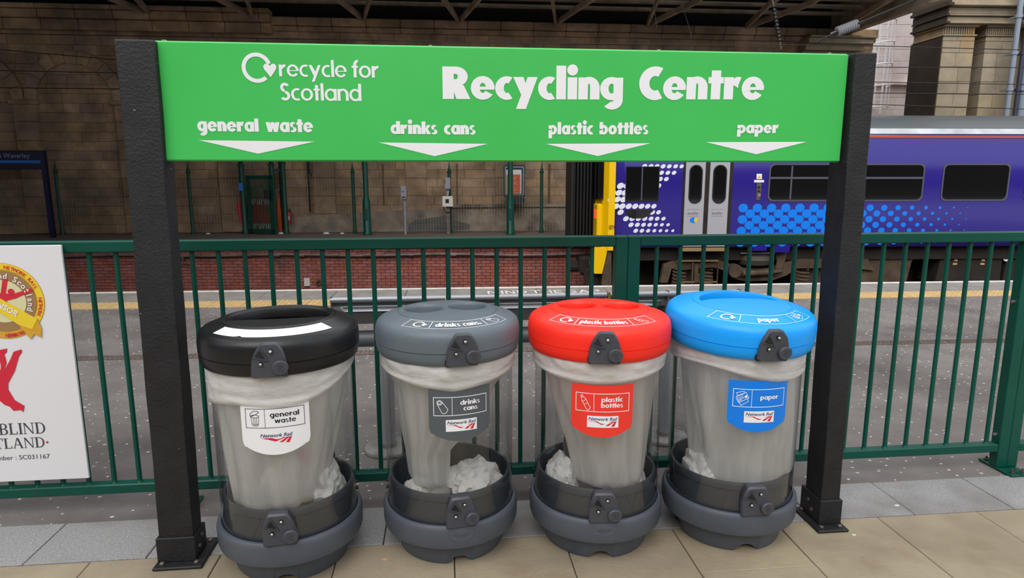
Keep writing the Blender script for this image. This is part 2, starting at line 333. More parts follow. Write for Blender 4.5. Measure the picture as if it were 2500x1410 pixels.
# ---------------------------------------------------------------- lettering: a small geometric alphabet
def bar(x0, y0, x1, y1): return [[(x0, y0), (x1, y0), (x1, y1), (x0, y1)]]
def quad(*p): return [list(p)]
def arc(cx, cy, rx, ry, w, a0, a1, wy=None, n=None):
    wy = w if wy is None else wy; n = n or max(4, int(abs(a1 - a0) / 10)); o = []
    for k in range(n):
        a, b = R(a0 + (a1 - a0) * k / n), R(a0 + (a1 - a0) * (k + 1) / n)
        o.append([(cx + rx * cos(a), cy + ry * sin(a)), (cx + rx * cos(b), cy + ry * sin(b)),
                  (cx + (rx - w) * cos(b), cy + (ry - wy) * sin(b)), (cx + (rx - w) * cos(a), cy + (ry - wy) * sin(a))])
    return o
def diag(x0, y0, x1, y1, w):
    return [[(x0 - w / 2, y0), (x0 + w / 2, y0), (x1 + w / 2, y1), (x1 - w / 2, y1)]]
def glyph(ch, s, A=1.5):
    W_ = 1.08; q = W_ / 2; sr = s * .88; sv = s * .68
    ring = lambda x=0: arc(x + q, .5, q, .53, sr, 0, 360, sv, 32)
    if ch == 'a': return ring() + bar(W_ - s, 0, W_, 1), W_
    if ch == 'b': return ring() + bar(0, 0, s, A), W_
    if ch == 'c': return arc(q, .5, q, .53, sr, 62, 298, sv), .8
    if ch == 'd': return ring() + bar(W_ - s, 0, W_, A), W_
    if ch == 'e': return arc(q, .5, q, .53, sr, 0, 326, sv) + bar(sr * .5, .5 - s * .17, W_ - .01, .5 + s * .13), W_
    if ch == 'f': return bar(.1, 0, .1 + s, 1.12) + arc(.1 + .44, 1.08, .44, .44, s, 92, 180, s * .8) + bar(-.06, 1 - s * .7, .5, 1), .52
    if ch == 'g': return ring() + bar(W_ - s, -.02, W_, 1) + arc(W_ - .5, -.02, .5, .44, s, 222, 360, s * .8), W_
    if ch == 'i': return bar(.03, 0, .03 + s, 1) + arc(.03 + s / 2, 1.33, s * .56, s * .56, s * .56, 0, 360, None, 18), s + .06
    if ch == 'k': return bar(0, 0, s, A) + quad((s * .8, .45), (.62, 1), (.62 + s * .95, 1), (s * .9 + .28, .5)) + quad((s * .8, .62), (s * .8 + .3, .62), (.7 + s * .85, 0), (.66 - s * .15, 0)), .68 + s * .8
    if ch == 'l': return bar(.02, 0, .02 + s, A), s + .04
    if ch == 'n': return bar(0, 0, s, 1) + arc(.5, .54, .5, .49, s, 0, 140, sv) + bar(1 - s, 0, 1, .56), 1.0
    if ch == 'o': return ring(), W_
    if ch == 'p': return ring() + bar(0, -.44, s, 1), W_
    if ch == 'r': return bar(0, 0, s, 1) + arc(s * .9 + .27, .42, .44, .6, s, 72, 150, s * .9), .42 + s * .9
    if ch == 's':
        w = s * .82; return arc(.36, .745, .33, .285, w, 28, 268, s * .52) + arc(.37, .255, .36, .285, w, -152, 90, s * .52), .73
    if ch == 't': return bar(.14, 0, .14 + s, 1.3) + bar(0, 1 - s * .62, .28 + s, 1), s + .28
    if ch == 'w': return diag(s * .5, 1, .46, 0, s) + diag(.46, 0, .76, 1, s * .8) + diag(.76, 1, 1.06, 0, s * .8) + diag(1.06, 0, 1.52 - s * .5, 1, s), 1.52
    if ch == 'y': return quad((0, 1), (s * 1.05, 1), (.72, .25), (.46, .0)) + diag(.36, -.44, 1.12 - s * .5, 1, s * 1.02), 1.12
    if ch == 'R': return bar(0, 0, s * 1.12, 1.44) + arc(.6, 1.0, .54, .44, s, -90, 90, s * .72) + bar(.02, .56, .62, .56 + s * .72) + bar(.02, 1.44 - s * .72, .62, 1.44) + quad((.38, .66), (.5 + s, .62), (1.25, 0), (1.25 - s * 1.4, 0)), 1.25
    if ch == 'C': return arc(.75, .72, .75, .75, s * 1.05, 62, 298, s * .95), 1.1
    if ch == 'S':
        w = s; return arc(.44, 1.08, .4, .39, w, 25, 265, s * .85) + arc(.44, .38, .44, .41, w, -150, 92, s * .85), .9
    if ch == '.': return bar(0, 0, s, s), s + .05
    return [], .45
def word(txt, s, gap=.06, A=1.5):
    out = []; x = 0.0
    for ch in txt:
        g, w = glyph(ch, s, A); out += [[(x + u, v) for u, v in p] for p in g]; x += w + gap
    return out, x - gap
TXT = {}
def sans(txt, bold=0.0, shear=0.0):
    """Blender's own font as flat polygons, scaled to cap height 1; returns polygons and width"""
    key = (txt, bold, shear)
    if key in TXT: return TXT[key]
    cu = bpy.data.curves.new('t', 'FONT'); cu.body = txt; cu.size = 1; cu.offset = bold; cu.shear = shear; cu.resolution_u = 3
    o = bpy.data.objects.new('t', cu); C.objects.link(o)
    me = o.to_mesh(); k = 1 / 0.72
    vs = [(v.co.x * k, v.co.y * k) for v in me.vertices]; fs = [[vs[i] for i in p.vertices] for p in me.polygons]
    x0 = min((v[0] for v in vs), default=0); x1 = max((v[0] for v in vs), default=1)
    fs = [[(u - x0, v) for u, v in p] for p in fs]
    o.to_mesh_clear(); bpy.data.objects.remove(o); bpy.data.curves.remove(cu)
    TXT[key] = (fs, x1 - x0); return TXT[key]
def fit(pw, x0, x1, y0, h, slope=0.0):
    """scale polygons of width w into x0..x1, unit height h, baseline y0"""
    polys, w = pw; k = (x1 - x0) / w
    return [[(x0 + u * k, y0 + v * h + slope * u * k) for u, v in p] for p in polys]
def line(pts, w, closed=False, sub=1):
    o = []; n = len(pts); P = []
    for i in range(n if closed else n - 1):
        a, b = pts[i], pts[(i + 1) % n]
        for k in range(sub): P.append(((a[0] + (b[0] - a[0]) * k / sub, a[1] + (b[1] - a[1]) * k / sub), (a[0] + (b[0] - a[0]) * (k + 1) / sub, a[1] + (b[1] - a[1]) * (k + 1) / sub)))
    for a, b in P:
        dx, dy = b[0] - a[0], b[1] - a[1]; l = math.hypot(dx, dy) or 1; nx, ny = -dy / l * w / 2, dx / l * w / 2; ex, ey = dx / l * w / 2, dy / l * w / 2
        o.append([(a[0] - nx - ex, a[1] - ny - ey), (b[0] - nx + ex, b[1] - ny + ey), (b[0] + nx + ex, b[1] + ny + ey), (a[0] + nx - ex, a[1] + ny - ey)])
    return o
def ell(cx, cy, rx, ry, a0=0, a1=360, n=20): return [(cx + rx * cos(R(a0 + (a1 - a0) * k / n)), cy + ry * sin(R(a0 + (a1 - a0) * k / n))) for k in range(n + (a1 - a0 != 360))]
def loop_symbol(s=.27):
    """open ring ending in a heart, unit outer radius 1 about the origin"""
    o = arc(0, 0, 1, 1, s, 18, 312, None, 40)
    h = [(.9, -.62), (1.27, -.1), (1.33, .1), (1.22, .27), (1.03, .28), (.89, .14), (.75, .28), (.56, .27), (.43, .1), (.5, -.1)]
    return o + [h[:6], [h[0]] + h[5:]]
# ================================================================ THE SETTING
def piece(name, w, d, h, m, ch=0.004, axis='y'):
    """one block/slab mesh centred on its footprint; chamfered towards the viewer (axis y) or upwards (axis z)"""
    b = MB(); c = ch
    if axis == 'z':
        o = [(-w/2, -d/2), (w/2, -d/2), (w/2, d/2), (-w/2, d/2)]; i = [(-w/2+c, -d/2+c), (w/2-c, -d/2+c), (w/2-c, d/2-c), (-w/2+c, d/2-c)]
        b.loft([[(x, y, -h) for x, y in o], [(x, y, -c) for x, y in o], [(x, y, 0) for x, y in i]], True, True)
    else:
        o = [(-w/2, -h/2), (w/2, -h/2), (w/2, h/2), (-w/2, h/2)]; i = [(-w/2+c, -h/2+c), (w/2-c, -h/2+c), (w/2-c, h/2-c), (-w/2+c, h/2-c)]
        b.loft([[(x, d, z) for x, z in o], [(x, c, z) for x, z in o], [(x, 0, z) for x, z in i]], True, True)
    me = bpy.data.meshes.new(name); me.from_pydata(b.v, [], b.f); me.materials.append(m); me.update(); return me
def put(name, me, parent, loc, sc=(1, 1, 1), rot=(0, 0, 0)):
    o = bpy.data.objects.new(name, me); C.objects.link(o); o.parent = parent; o.location = loc; o.scale = sc; o.rotation_euler = rot; return o

# --- pavement in front: bed, sandstone flags, granite border
fl = struct('floor', MB().box(-14, 14, -9, 3.09, -0.35, -0.012), M['mortar'])
g = 0.0045
sj = [-5.67 + .515 * k for k in range(8)] + [-1.54, -1.0, -.49, .018, .521, 1.042, 1.552, 2.069, 2.592, 3.107, 3.62, 4.14, 4.65]
rows = [(1.9, 2.747), (1.05, 1.9)]
for i in range(len(sj) - 1):
    x0, x1 = sj[i], sj[i + 1]
    rr = [(2.398, 2.747), (1.55, 2.398), (1.05, 1.55)] if abs(x0 - 1.042) < .01 else rows
    for (y0, y1) in rr:
        me = piece('paving_slab', x1 - x0 - g, y1 - y0 - g, .05, M['sand_flag'], .0025, 'z')
        put('paving_slab', me, fl, ((x0 + x1) / 2, (y0 + y1) / 2, random.uniform(-.0012, .0008)))
struct('floor.001', MB().box(-14, -5.68, 1.05, 2.747, -.06, 0).box(4.655, 14, 1.05, 2.747, -.06, 0).box(-14, 14, -9, 1.045, -.06, 0), M['sand_flag'])
gj = [-1.82 - .515 * k for k in range(7, 0, -1)] + [-1.82, -1.317, -.81, -.299, .21, .725, 1.24, 1.757, 2.272, 2.802, 3.315, 3.83, 4.34, 4.86]
gme = {}
for i in range(len(gj) - 1):
    w = round(gj[i + 1] - gj[i] - g, 4)
    me = gme.setdefault(w, piece('granite_slab', w, .336, .05, M['granite_flag'], .003, 'z'))
    put('granite_slab', me, fl, ((gj[i] + gj[i + 1]) / 2, 2.921, random.uniform(-.001, .001)))
struct('floor.002', MB().box(-14, gj[0] - .003, 2.753, 3.088, -.06, 0).box(gj[-1] + .003, 14, 2.753, 3.088, -.06, 0), M['granite_flag'])

# --- tarmac platform beyond the fence, with drain channel, tactile strip and coping
def wpt(a, x, y, z=0): return FR(a) @ Vector((x, y, z))
p = [wpt(YAW, -16, 3.092), wpt(YAW, 18, 3.092), wpt(A_NEAR, 20, 8.62), wpt(A_NEAR, -20, 8.62)]
mb = MB(); mb.loft([[(q.x, q.y, -.3) for q in p], [(q.x, q.y, -.004) for q in p]])
pl = mb.build('platform_surface', M['tarmac']); pl['kind'] = 'structure'
pe = struct('platform_edge', MB().box(-20, 20, 8.2, 9.40, -1.25, -.03), M['mortar'], A_NEAR)
tm = []
for v in range(1):
    b = MB(); b.box(-.198, .198, -.2, .2, -.03, .0)
    for i in range(6):
        for j in range(6):
            cx, cy = -.165 + .066 * i, -.165 + .066 * j
            b.loft([[(cx - .016, cy - .016, 0), (cx + .016, cy - .016, 0), (cx + .016, cy + .016, 0), (cx - .016, cy + .016, 0)],
                    [(cx - .009, cy - .009, .006), (cx + .009, cy - .009, .006), (cx + .009, cy + .009, .006), (cx - .009, cy + .009, .006)]], False, True)
    me = bpy.data.meshes.new('tactile_slab'); me.from_pydata(b.v, [], b.f); me.materials.append(M['tactile']); tm.append(me)
for k in range(-17, 28): put('tactile_slab', tm[0], pe, (.2 + .4 * k, 8.415, .003))
b = MB()
for x0, x1 in ((-20, -6.8), (11.2, 20)): b.box(x0, x1, 8.215, 8.615, -.03, .003)
b.build('tactile_strip', M['tactile'], pe)
cj = [-9.2, -8.2, -7.2, -6.15, -5.11, -3.9, -2.745, -1.79, -.81, .1, 1.02, 2.02, 3.0, 3.99, 4.97, 5.95, 6.93, 7.9, 8.9, 9.9, 10.9, 11.9]
for i in range(len(cj) - 1):
    w = cj[i + 1] - cj[i] - .008
    put('coping_slab', piece('coping_slab', w, .68, .09, M['coping'], .004, 'z'), pe, ((cj[i] + cj[i + 1]) / 2, 8.965, random.uniform(-.001, .001)))
b = MB()
for x0, x1 in ((-20, -9.21), (11.91, 20)): b.box(x0, x1, 8.625, 9.305, -.03, 0)
b.build('coping_run', M['coping'], pe)
MB().box(-20, 20, 9.31, 9.425, -.12, .001).build('white_edge', M['coping_white'], pe)
# painted warning on the coping, read from the platform
b = MB(); x = .33
gl = {'M': line([(0, 0), (0, 1), (.5, .35), (1, 1), (1, 0)], .2), 'I': line([(0, 0), (0, 1)], .22), 'N': line([(0, 0), (0, 1), (.8, 0), (.8, 1)], .2),
      'D': line([(0, 0), (0, 1), (.45, 1), (.8, .75), (.8, .25), (.45, 0), (0, 0)], .2), 'T': line([(0, 1), (.8, 1)], .2) + line([(.4, 0), (.4, 1)], .22),
      'H': line([(0, 0), (0, 1)], .2) + line([(.75, 0), (.75, 1)], .2) + line([(0, .5), (.75, .5)], .2), 'E': line([(.7, 0), (0, 0), (0, 1), (.7, 1)], .2) + line([(0, .5), (.6, .5)], .2),
      'G': line([(.8, .85), (.4, 1), (0, .7), (0, .3), (.4, 0), (.8, .2), (.8, .45), (.5, .45)], .2), 'A': line([(0, 0), (.45, 1), (.9, 0)], .2) + line([(.2, .35), (.7, .35)], .18),
      'P': line([(0, 0), (0, 1), (.6, 1), (.8, .75), (.6, .5), (0, .5)], .2)}
adv = {'M': 1, 'I': 0, 'N': .8, 'D': .8, 'T': .8, 'H': .75, 'E': .7, 'G': .8, 'A': .9, 'P': .8}
tot = sum(adv[c] + .42 for c in 'MINDTHEGAP') + .5; k = 1.62 / tot
for wd in ('MIND', 'THE', 'GAP'):
    for c in wd:
        b.shape([[(x + u * k, 8.87 + v * .2) for u, v in pl_] for pl_ in gl[c]], lambda u, v: (u, v, .0035)); x += (adv[c] + .42) * k
    x += .25 * k
b.build('painted_lettering', M['coping_white'], pe)
# drain channel: a run of slotted grates
dr = thing('drain_channel', 'narrow rusty slotted drain channel running across the tarmac behind the fence', 'drain', (0, 5.97, 0), R(4.2))
gb = MB(); gb.box(-.245, .245, -.06, .06, -.02, -.002)
for i in range(12): gb.box(-.235 + .04 * i, -.215 + .04 * i, -.05, .05, -.002, .004)
gb.box(-.247, .247, -.064, -.052, -.01, .005).box(-.247, .247, .052, .064, -.01, .005)
gm = bpy.data.meshes.new('grate'); gm.from_pydata(gb.v, [], gb.f); gm.materials.append(M['drain'])
for k in range(-10, 17): put('grate', gm, dr, (.5 * k, 0, 0))

# --- the tracks
struct('track_bed', MB().box(-40, 40, 9.40, 16.2, -1.6, -1.25), M['ballast'], A_TRAIN)
for i, y in enumerate((10.35, 11.8, 13.78, 15.22)):
    r_ = MB().box(-40, 40, y - .035, y + .035, -1.11, -1.08).box(-40, 40, y - .01, y + .01, -1.22, -1.11).box(-40, 40, y - .07, y + .07, -1.25, -1.22)
    struct('rail' + ('.%03d' % i if i else ''), r_, M['rail'], A_TRAIN)

# --- far platform with its red brick face
fp = [FR(A_FAR) @ Vector((x, y, 0)) for x, y in ((-30, 15.92), (30, 15.92), (30, 26), (-30, 26))]
mb = MB(); mb.loft([[(q.x, q.y, -.13) for q in fp], [(q.x, q.y, 0) for q in fp]])
fpo = mb.build('far_platform', M['far_tarmac']); fpo['kind'] = 'structure'
bw = struct('wall_platform_brick', MB().box(-30, 20, 16.12, 16.6, -1.6, -.13), M['brick_mortar'], A_FAR)
bm = [piece('brick', .215, .06, .065, M['brick'], .003) for _ in range(1)][0]
bl = []
for r in range(15):
    z = -.16 - .075 * r; hd = (r % 2); n = int(14.2 / (.225 if not hd else .1125 * 2))
    for k in range(64):
        bl.append((-11.9 + .225 * k + (.1125 if hd else 0), z))
bl = [q for q in bl if q[0] < 2.4 and q[1] > -1.28]
bl.sort(key=lambda q: abs(q[0] + 2.3) + (6 if q[1] > -.38 else 0))
for i, (x, z) in enumerate(bl[:300]):
    put('brick', bm, bw, (x, 16.06 + random.uniform(-.003, .004), z), (1, 1, 1))
b = MB()
for (x, z) in bl[300:]:
    for v in [0]:
        o = len(b.v); b.add([(p_.co.x + x, p_.co.y + 16.06, p_.co.z + z) for p_ in bm.vertices], [tuple(q.vertices) for q in bm.polygons])
for r in range(15):
    z = -.16 - .075 * r
    for k in range(60):
        x = -12.13 - .225 * k - (.1125 if r % 2 else 0)
        b.box(x - .1075, x + .1075, 16.06, 16.13, z - .0325, z + .0325)
o = b.build('brick_courses', M['brick'], bw); o['kind'] = 'stuff'
b = MB(); b.box(-30, 20, 15.9, 16.12, -.12, .004); b.build('edge_slab', M['far_tarmac'], bw)

# --- the long sandstone wall
YW = 18.88
x_end = at(2133, 100, YW, A_WALL).x
wl_ = struct('wall_back', MB().box(-30, x_end, YW + .09, YW + .6, -.2, 5.62), M['stone_joint'], A_WALL)
bv = [piece('stone_block', 1, 1, 1, M['sandstone'], .02) for _ in range(1)][0]
def block_mesh(w, h): return piece('stone_block', w, .12, h, M['sandstone'], .006)
cache = {}
blocks = []
ch_ = .245; nrow = 22
for r in range(nrow):
    z = .125 + ch_ * r; x = -30 + random.uniform(0, .4)
    while x < x_end:
        w = random.choice((.42, .5, .58, .66, .74)); w = min(w, x_end - x)
        if w > .1: blocks.append((x, w, z, random.uniform(0, .018)))
        x += w
def vis(bk):
    x, w, z, _ = bk; q = (x + w / 2 + 5, z)
    low = z < 1.95 and -12.5 < x < 2.6
    left = z < 5 and -15 < x < -9.3
    return (0 if low else 1 if left else 2, abs(x + 4))
blocks.sort(key=vis)
cour = MB()
for i, (x, w, z, dy) in enumerate(blocks):
    if i < 300:
        key = round(w, 2); cache.setdefault(key, block_mesh(w - .005, ch_ - .005))
        put('stone_block', cache[key], wl_, (x + w / 2, YW - dy, z))
    else:
        c = .006; hw, hh = (w - .005) / 2, (ch_ - .005) / 2; cx = x + w / 2; y = YW - dy
        o_ = [(-hw, -hh), (hw, -hh), (hw, hh), (-hw, hh)]; i_ = [(-hw + c, -hh + c), (hw - c, -hh + c), (hw - c, hh - c), (-hw + c, hh - c)]
        cour.loft([[(cx + a_, y + .12, z + b_) for a_, b_ in o_], [(cx + a_, y + c, z + b_) for a_, b_ in o_], [(cx + a_, y, z + b_) for a_, b_ in i_]], False, True)
o = cour.build('stone_courses', M['sandstone'], wl_); o['kind'] = 'stuff'
# pilasters, imposts and blind arches
zi = at(70, 246, YW - .1, A_WALL).z
xs = [at(60, 400, YW, A_WALL).x]
pitch = at(315, 300, YW, A_WALL).x - at(70, 300, YW, A_WALL).x
for k in range(-3, 8):
    xp = at(70, 300, YW, A_WALL).x + pitch * k
    if xp > x_end - 1: break
    pb = MB()
    for r in range(int(zi / .49)):
        z0 = .02 + r * .49; pb.box(xp - .29, xp + .29, YW - .1, YW + .05, z0, z0 + .482, .012)
    pb.box(xp - .36, xp + .36, YW - .16, YW + .05, zi - .09, zi + .02, .015)
    pb.build('pilaster', M['sandstone'], wl_, smooth=False)
    for s_ in (0,):
        cx = xp + pitch / 2; rr_ = pitch / 2 - .3
        for j in range(11):
            a0, a1 = PI * j / 11 + .006, PI * (j + 1) / 11 - .006
            if zi + (rr_ + .3) > 5.2: pass
            vb = MB(); pts = [(cx + rr_ * cos(a0), zi + .02 + rr_ * sin(a0)), (cx + (rr_ + .3) * cos(a0), zi + .02 + (rr_ + .3) * sin(a0)),
                              (cx + (rr_ + .3) * cos(a1), zi + .02 + (rr_ + .3) * sin(a1)), (cx + rr_ * cos(a1), zi + .02 + rr_ * sin(a1))]
            vb.prism(pts, YW - .08, YW + .06); vb.build('arch_stone', M['sandstone'], wl_)
# cornice
zc = [at(1000, y, YW - .2, A_WALL).z for y in (112, 80, 67, 47)]
cb = MB(); L_ = .9; x = -30
while x < x_end - .02:
    w = min(L_, x_end - x)
    cb.box(x, x + w - .01, YW - .12, YW + .1, zc[1], zc[2] - .01, .01)
    cb.box(x, x + w - .01, YW - .22, YW + .1, zc[2], zc[3], .02); x += w
o = cb.build('cornice', M['sandstone'], wl_); o['kind'] = 'stuff'
xl = at(662, 60, YW - .35, A_WALL).x
cb = MB(); x = -30
while x < xl - .02:
    w = min(L_, xl - x)
    for (d, z0, z1) in ((.3, zc[1] - .1, zc[2] + .02), (.42, zc[2] + .03, zc[3] + .02), (.5, zc[3] + .03, zc[3] + .14)):
        cb.box(x, x + w - .012, YW - d, YW - .1, z0, z1, .015)
    x += w
o = cb.build('cornice.001', M['sandstone'], wl_); o['kind'] = 'stuff'
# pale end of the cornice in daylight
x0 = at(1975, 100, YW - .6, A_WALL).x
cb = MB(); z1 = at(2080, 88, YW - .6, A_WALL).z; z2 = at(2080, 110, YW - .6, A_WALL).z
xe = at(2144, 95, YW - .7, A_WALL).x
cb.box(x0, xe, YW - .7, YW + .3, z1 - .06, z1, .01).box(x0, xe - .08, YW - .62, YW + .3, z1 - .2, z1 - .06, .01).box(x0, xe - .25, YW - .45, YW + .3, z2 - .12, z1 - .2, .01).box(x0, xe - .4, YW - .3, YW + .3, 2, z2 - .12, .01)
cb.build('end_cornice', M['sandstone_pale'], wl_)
# rendered dado under the wall
d0, d1, d2 = at(700, 540, YW - .14, A_WALL).x, at(1120, 520, YW - .14, A_WALL).x, at(1400, 520, YW - .14, A_WALL).x
db = MB(); n = 8
top = [(d0, .42), (d0 + 1.6, .5), (d1 - 1.5, .6), (d1, .62), (d2 + 4, .66)]
db.prism([(d0, 0)] + [(d2 + 4, 0)] + top[::-1], YW - .14, YW + .02)
db.build('dado', M['dado'], wl_)
MB().box(d1 - .3, d2 + 4, YW - .2, YW, .66, .75, .015).build('dado_cap', M['dado'], wl_)
pc = [at(x, y, YW - .145, A_WALL) for x, y in ((995, 563), (1000, 545), (1018, 535), (1050, 532), (1085, 528), (1120, 540), (1148, 548), (1145, 558), (1110, 563))]
MB().prism([(q.x, max(q.z, .01)) for q in pc], YW - .146, YW - .14).build('repaired_patch', M['dado_blue'], wl_)
ck = MB()
for (xa, ya, xb, yb) in ((1115, 400, 1117, 498), (935, 400, 937, 500), (1152, 515, 1153, 565), (1340, 400, 1342, 495)):
    a_, b_ = at(xa, ya, YW - .03, A_WALL), at(xb, yb, YW - .03, A_WALL); ck.box(min(a_.x, b_.x) - .015, max(a_.x, b_.x) + .02, YW - .03, YW - .0, max(b_.z, .02), a_.z)
ck.build('joint_and_shadow_strips', M['stone_joint'], wl_)  # wall joints, plus a vertical shadow painted as a dark strip
# downpipe-like dark conduits on the wall
for (xa, ya, yb) in ((752, 395, 517), (682, 395, 560)):
    a_ = at(xa, ya, YW - .15, A_WALL); b_ = at(xa + 4, yb, YW - .15, A_WALL)
    t = thing('wall_conduit', {752: 'dark thin conduit running down the stone wall right of the red extinguisher', 682: 'dark conduit on the stone wall beside the green gate'}[xa], 'conduit', (a_.x, YW - .15, b_.z), A_WALL)
    MB().tube([(0, 0, 0), (0, 0, 3.2)], .035, 8).build('conduit', M['wire'], t, smooth=True)
    MB().box(-.05, .05, -.03, .14, 1.0, 1.05).build('clip', M['wire'], t)

# --- station roof over the tracks
roof = MB()
rp_ = [(-30, 0.5), (-10, 2.5), (-5.5, 8.5), (-1, 13.8), (11.35, 14.4), (11.35, 20.2), (-30, 20.2)]  # unseen front edge shaped to darken the far wall, deepest at left
roof.loft([[(x, y, 6.4) for x, y in rp_], [(x, y, 6.6) for x, y in rp_]])
ce = struct('ceiling', roof, M['roof_dark'], A_WALL)
for (px, py) in ((350, 30), (610, 40), (885, 46), (1122, 48), (1360, 57), (1583, 64), (1810, 76), (2010, 90)):
    q = gnd(px, py, A_WALL, 5.62); x0 = q.x
    for s_ in (-1, 1):
        rb = MB(); y0, y1 = YW - .1, 14.5 if x0 > -3 else 9.6
        dx = s_ * .5
        rb.loft([[(x0 - .035, y0, 5.60), (x0 + .035, y0, 5.60), (x0 + .035, y0, 5.74), (x0 - .035, y0, 5.74)],
                 [(x0 - .035 + dx, YW - 2.6, 5.66), (x0 + .035 + dx, YW - 2.6, 5.66), (x0 + .035 + dx, YW - 2.6, 5.8), (x0 - .035 + dx, YW - 2.6, 5.8)],
                 [(x0 - .035 + dx, y1, 5.84), (x0 + .035 + dx, y1, 5.84), (x0 + .035 + dx, y1, 5.98), (x0 - .035 + dx, y1, 5.98)]])
        rb.build('rafter', M['roof_beam'], ce)
for y in (18.55, 17.75, 17.0, 16.2, 15.4, 14.6):
    MB().box(-30, 11.3, y - .012, y + .012, 5.98, 6.08).box(-30, 11.3, y - .05, y + .05, 5.98, 5.995).build('purlin', M['roof_beam'], ce)
MB().box(11.2, 11.42, 13.4, 20.2, 5.5, 6.6).box(11.42, 11.55, 13.4, 20.2, 5.56, 5.64).box(11.42, 11.5, 13.4, 20.2, 5.9, 6.1).build('edge_beam', M['roof_beam'], ce)

MB().box(-30, 11.3, 19.2, 19.4, 5.5, 6.4).build('eaves_board', M['roof_dark'], ce)
# --- daylit building at the right, beyond the roof
wr = struct('wall_right', MB().box(10, 30, 24.1, 24.8, -1, 14), M['white_stone'], A_BLD)
b = MB()
for r in range(26):
    x = 11.5 + random.uniform(0, .5); z = 1.6 + .42 * r
    while x < 18:
        w = random.choice((.7, .9, 1.1, 1.3))
        o = MB().box(-w/2 + .004, w/2 - .004, 0, .1, -.206, .206, .006).build('stone_block', M['white_stone'], wr, loc=(x + w/2, 24.0 - random.uniform(0, .012), z)) if 13.5 < x < 17.6 and 3.0 < z < 9.5 else b.box(x + .004, x + w - .004, 24.0, 24.1, z - .206, z + .206, .006)
        x += w
o = b.build('stone_courses', M['white_stone'], wr); o['kind'] = 'stuff'
MB().box(13.9, 17.0, 23.82, 24.1, at(2190, 205, 24, A_BLD).z - .05, at(2190, 205, 24, A_BLD).z + .05, .01).build('string_course', M['white_stone'], wr)
# the tall column block
cw = struct('wall_columns', MB().box(12.4, 26, 18.3, 18.72, -1, 12), M['stone_joint'], A_BLD)
SIDE = True
def column(x0, x1, yf, yb):
    z = 1.2; k = 0
    zz = [at(2330, y, 17.5, A_BLD).z for y in (263, 230, 199, 163, 129, 100, 88)]
    lv = [.5, 1.2, 1.9, 2.5] + zz
    for i in range(len(lv) - 1):
        m = (x0 + x1) / 2 + random.uniform(-.12, .12)
        for a_, b_ in ((x0, m), (m, x1)):
            MB().box(a_ + .003, b_ - .003, yf, yb, lv[i] + .003, lv[i + 1] - .003, .008).build('stone_block', M['sandstone_pale'], cw)
    zt = zz[-1]; h = lambda y: at(2330, y, 17.5, A_BLD).z
    MB().box(x0 - .03, x1 + .03, yf - .04, yb, h(88), h(84), .01).build('necking', M['sandstone_pale'], cw)
    MB().box(x0, x1, yf + .03, yb, h(84), h(66), .01).build('capital', M['sandstone_pale'], cw)
    n = 13; d = MB()
    for i in range(n):
        xa = x0 + .03 + (x1 - x0 - .06) * i / n; d.box(xa, xa + (x1 - x0) / n * .55, yf, yf + .05, h(82), h(67))
    d.build('fluting', M['sandstone_pale'], cw)
    MB().box(x0 - .05, x1 + .05, yf - .08, yb, h(66), h(61), .015).build('abacus', M['sandstone_pale'], cw)
hh = lambda y: at(2330, y, 17.5, A_BLD).z
xa0, xa1 = at(2291, 200, 17.5, A_BLD).x, at(2368, 200, 17.5, A_BLD).x
MB().box(xa0 - .012, xa0 + .05, 17.53, 18.8, 1, hh(88)).build('shade_painted_side', M['shade_stone'], cw)  # shade on the pillar's left face, put into its colour
xb0, xb1 = at(2394, 200, 17.5, A_BLD).x, at(2466, 200, 17.5, A_BLD).x
column(xa0, xa1, 17.5, 18.72); column(xb0, xb1, 17.5, 18.4); column(xb1 + .5, xb1 + 1.6, 17.6, 18.4)
for i, (ya, yb, d) in enumerate(((61, 56, .22), (55, 42, .1), (41, 37, .18), (36, 20, .12), (19, 12, .3), (11, -30, .2), (-31, -150, .16))):
    MB().box(xa0 - .01, 26, 17.5 - d, 18.72, hh(ya), hh(yb) - .004, .012).build('entablature', M['sandstone_pale'], cw)
    MB().box(xa0 - d * .5, xa0 - .01, 17.5 - d, 18.74, hh(ya), hh(yb) - .004).build('shade_painted_moulding_end', M['shade_stone'], cw)  # left ends of the mouldings painted dark as shade
MB().box(xb1 - .1, 26, 17.9, 18.35, 0, hh(62)).build('panel_wall', M['sandstone_pale'], cw)

# --- unseen walls: behind and right added to block light, left closes the station
struct('light_block_wall', MB().box(-26, -3, -12.5, -12, 0, 11).box(-3, 60, -12.5, -12, 0, 6.0).box(60, 60.5, -12.5, 24, 0, 8), M['building'])
struct('unseen_wall_left', MB().box(-26, -25.5, -12, 22, -1.3, 6.2), M['building'])
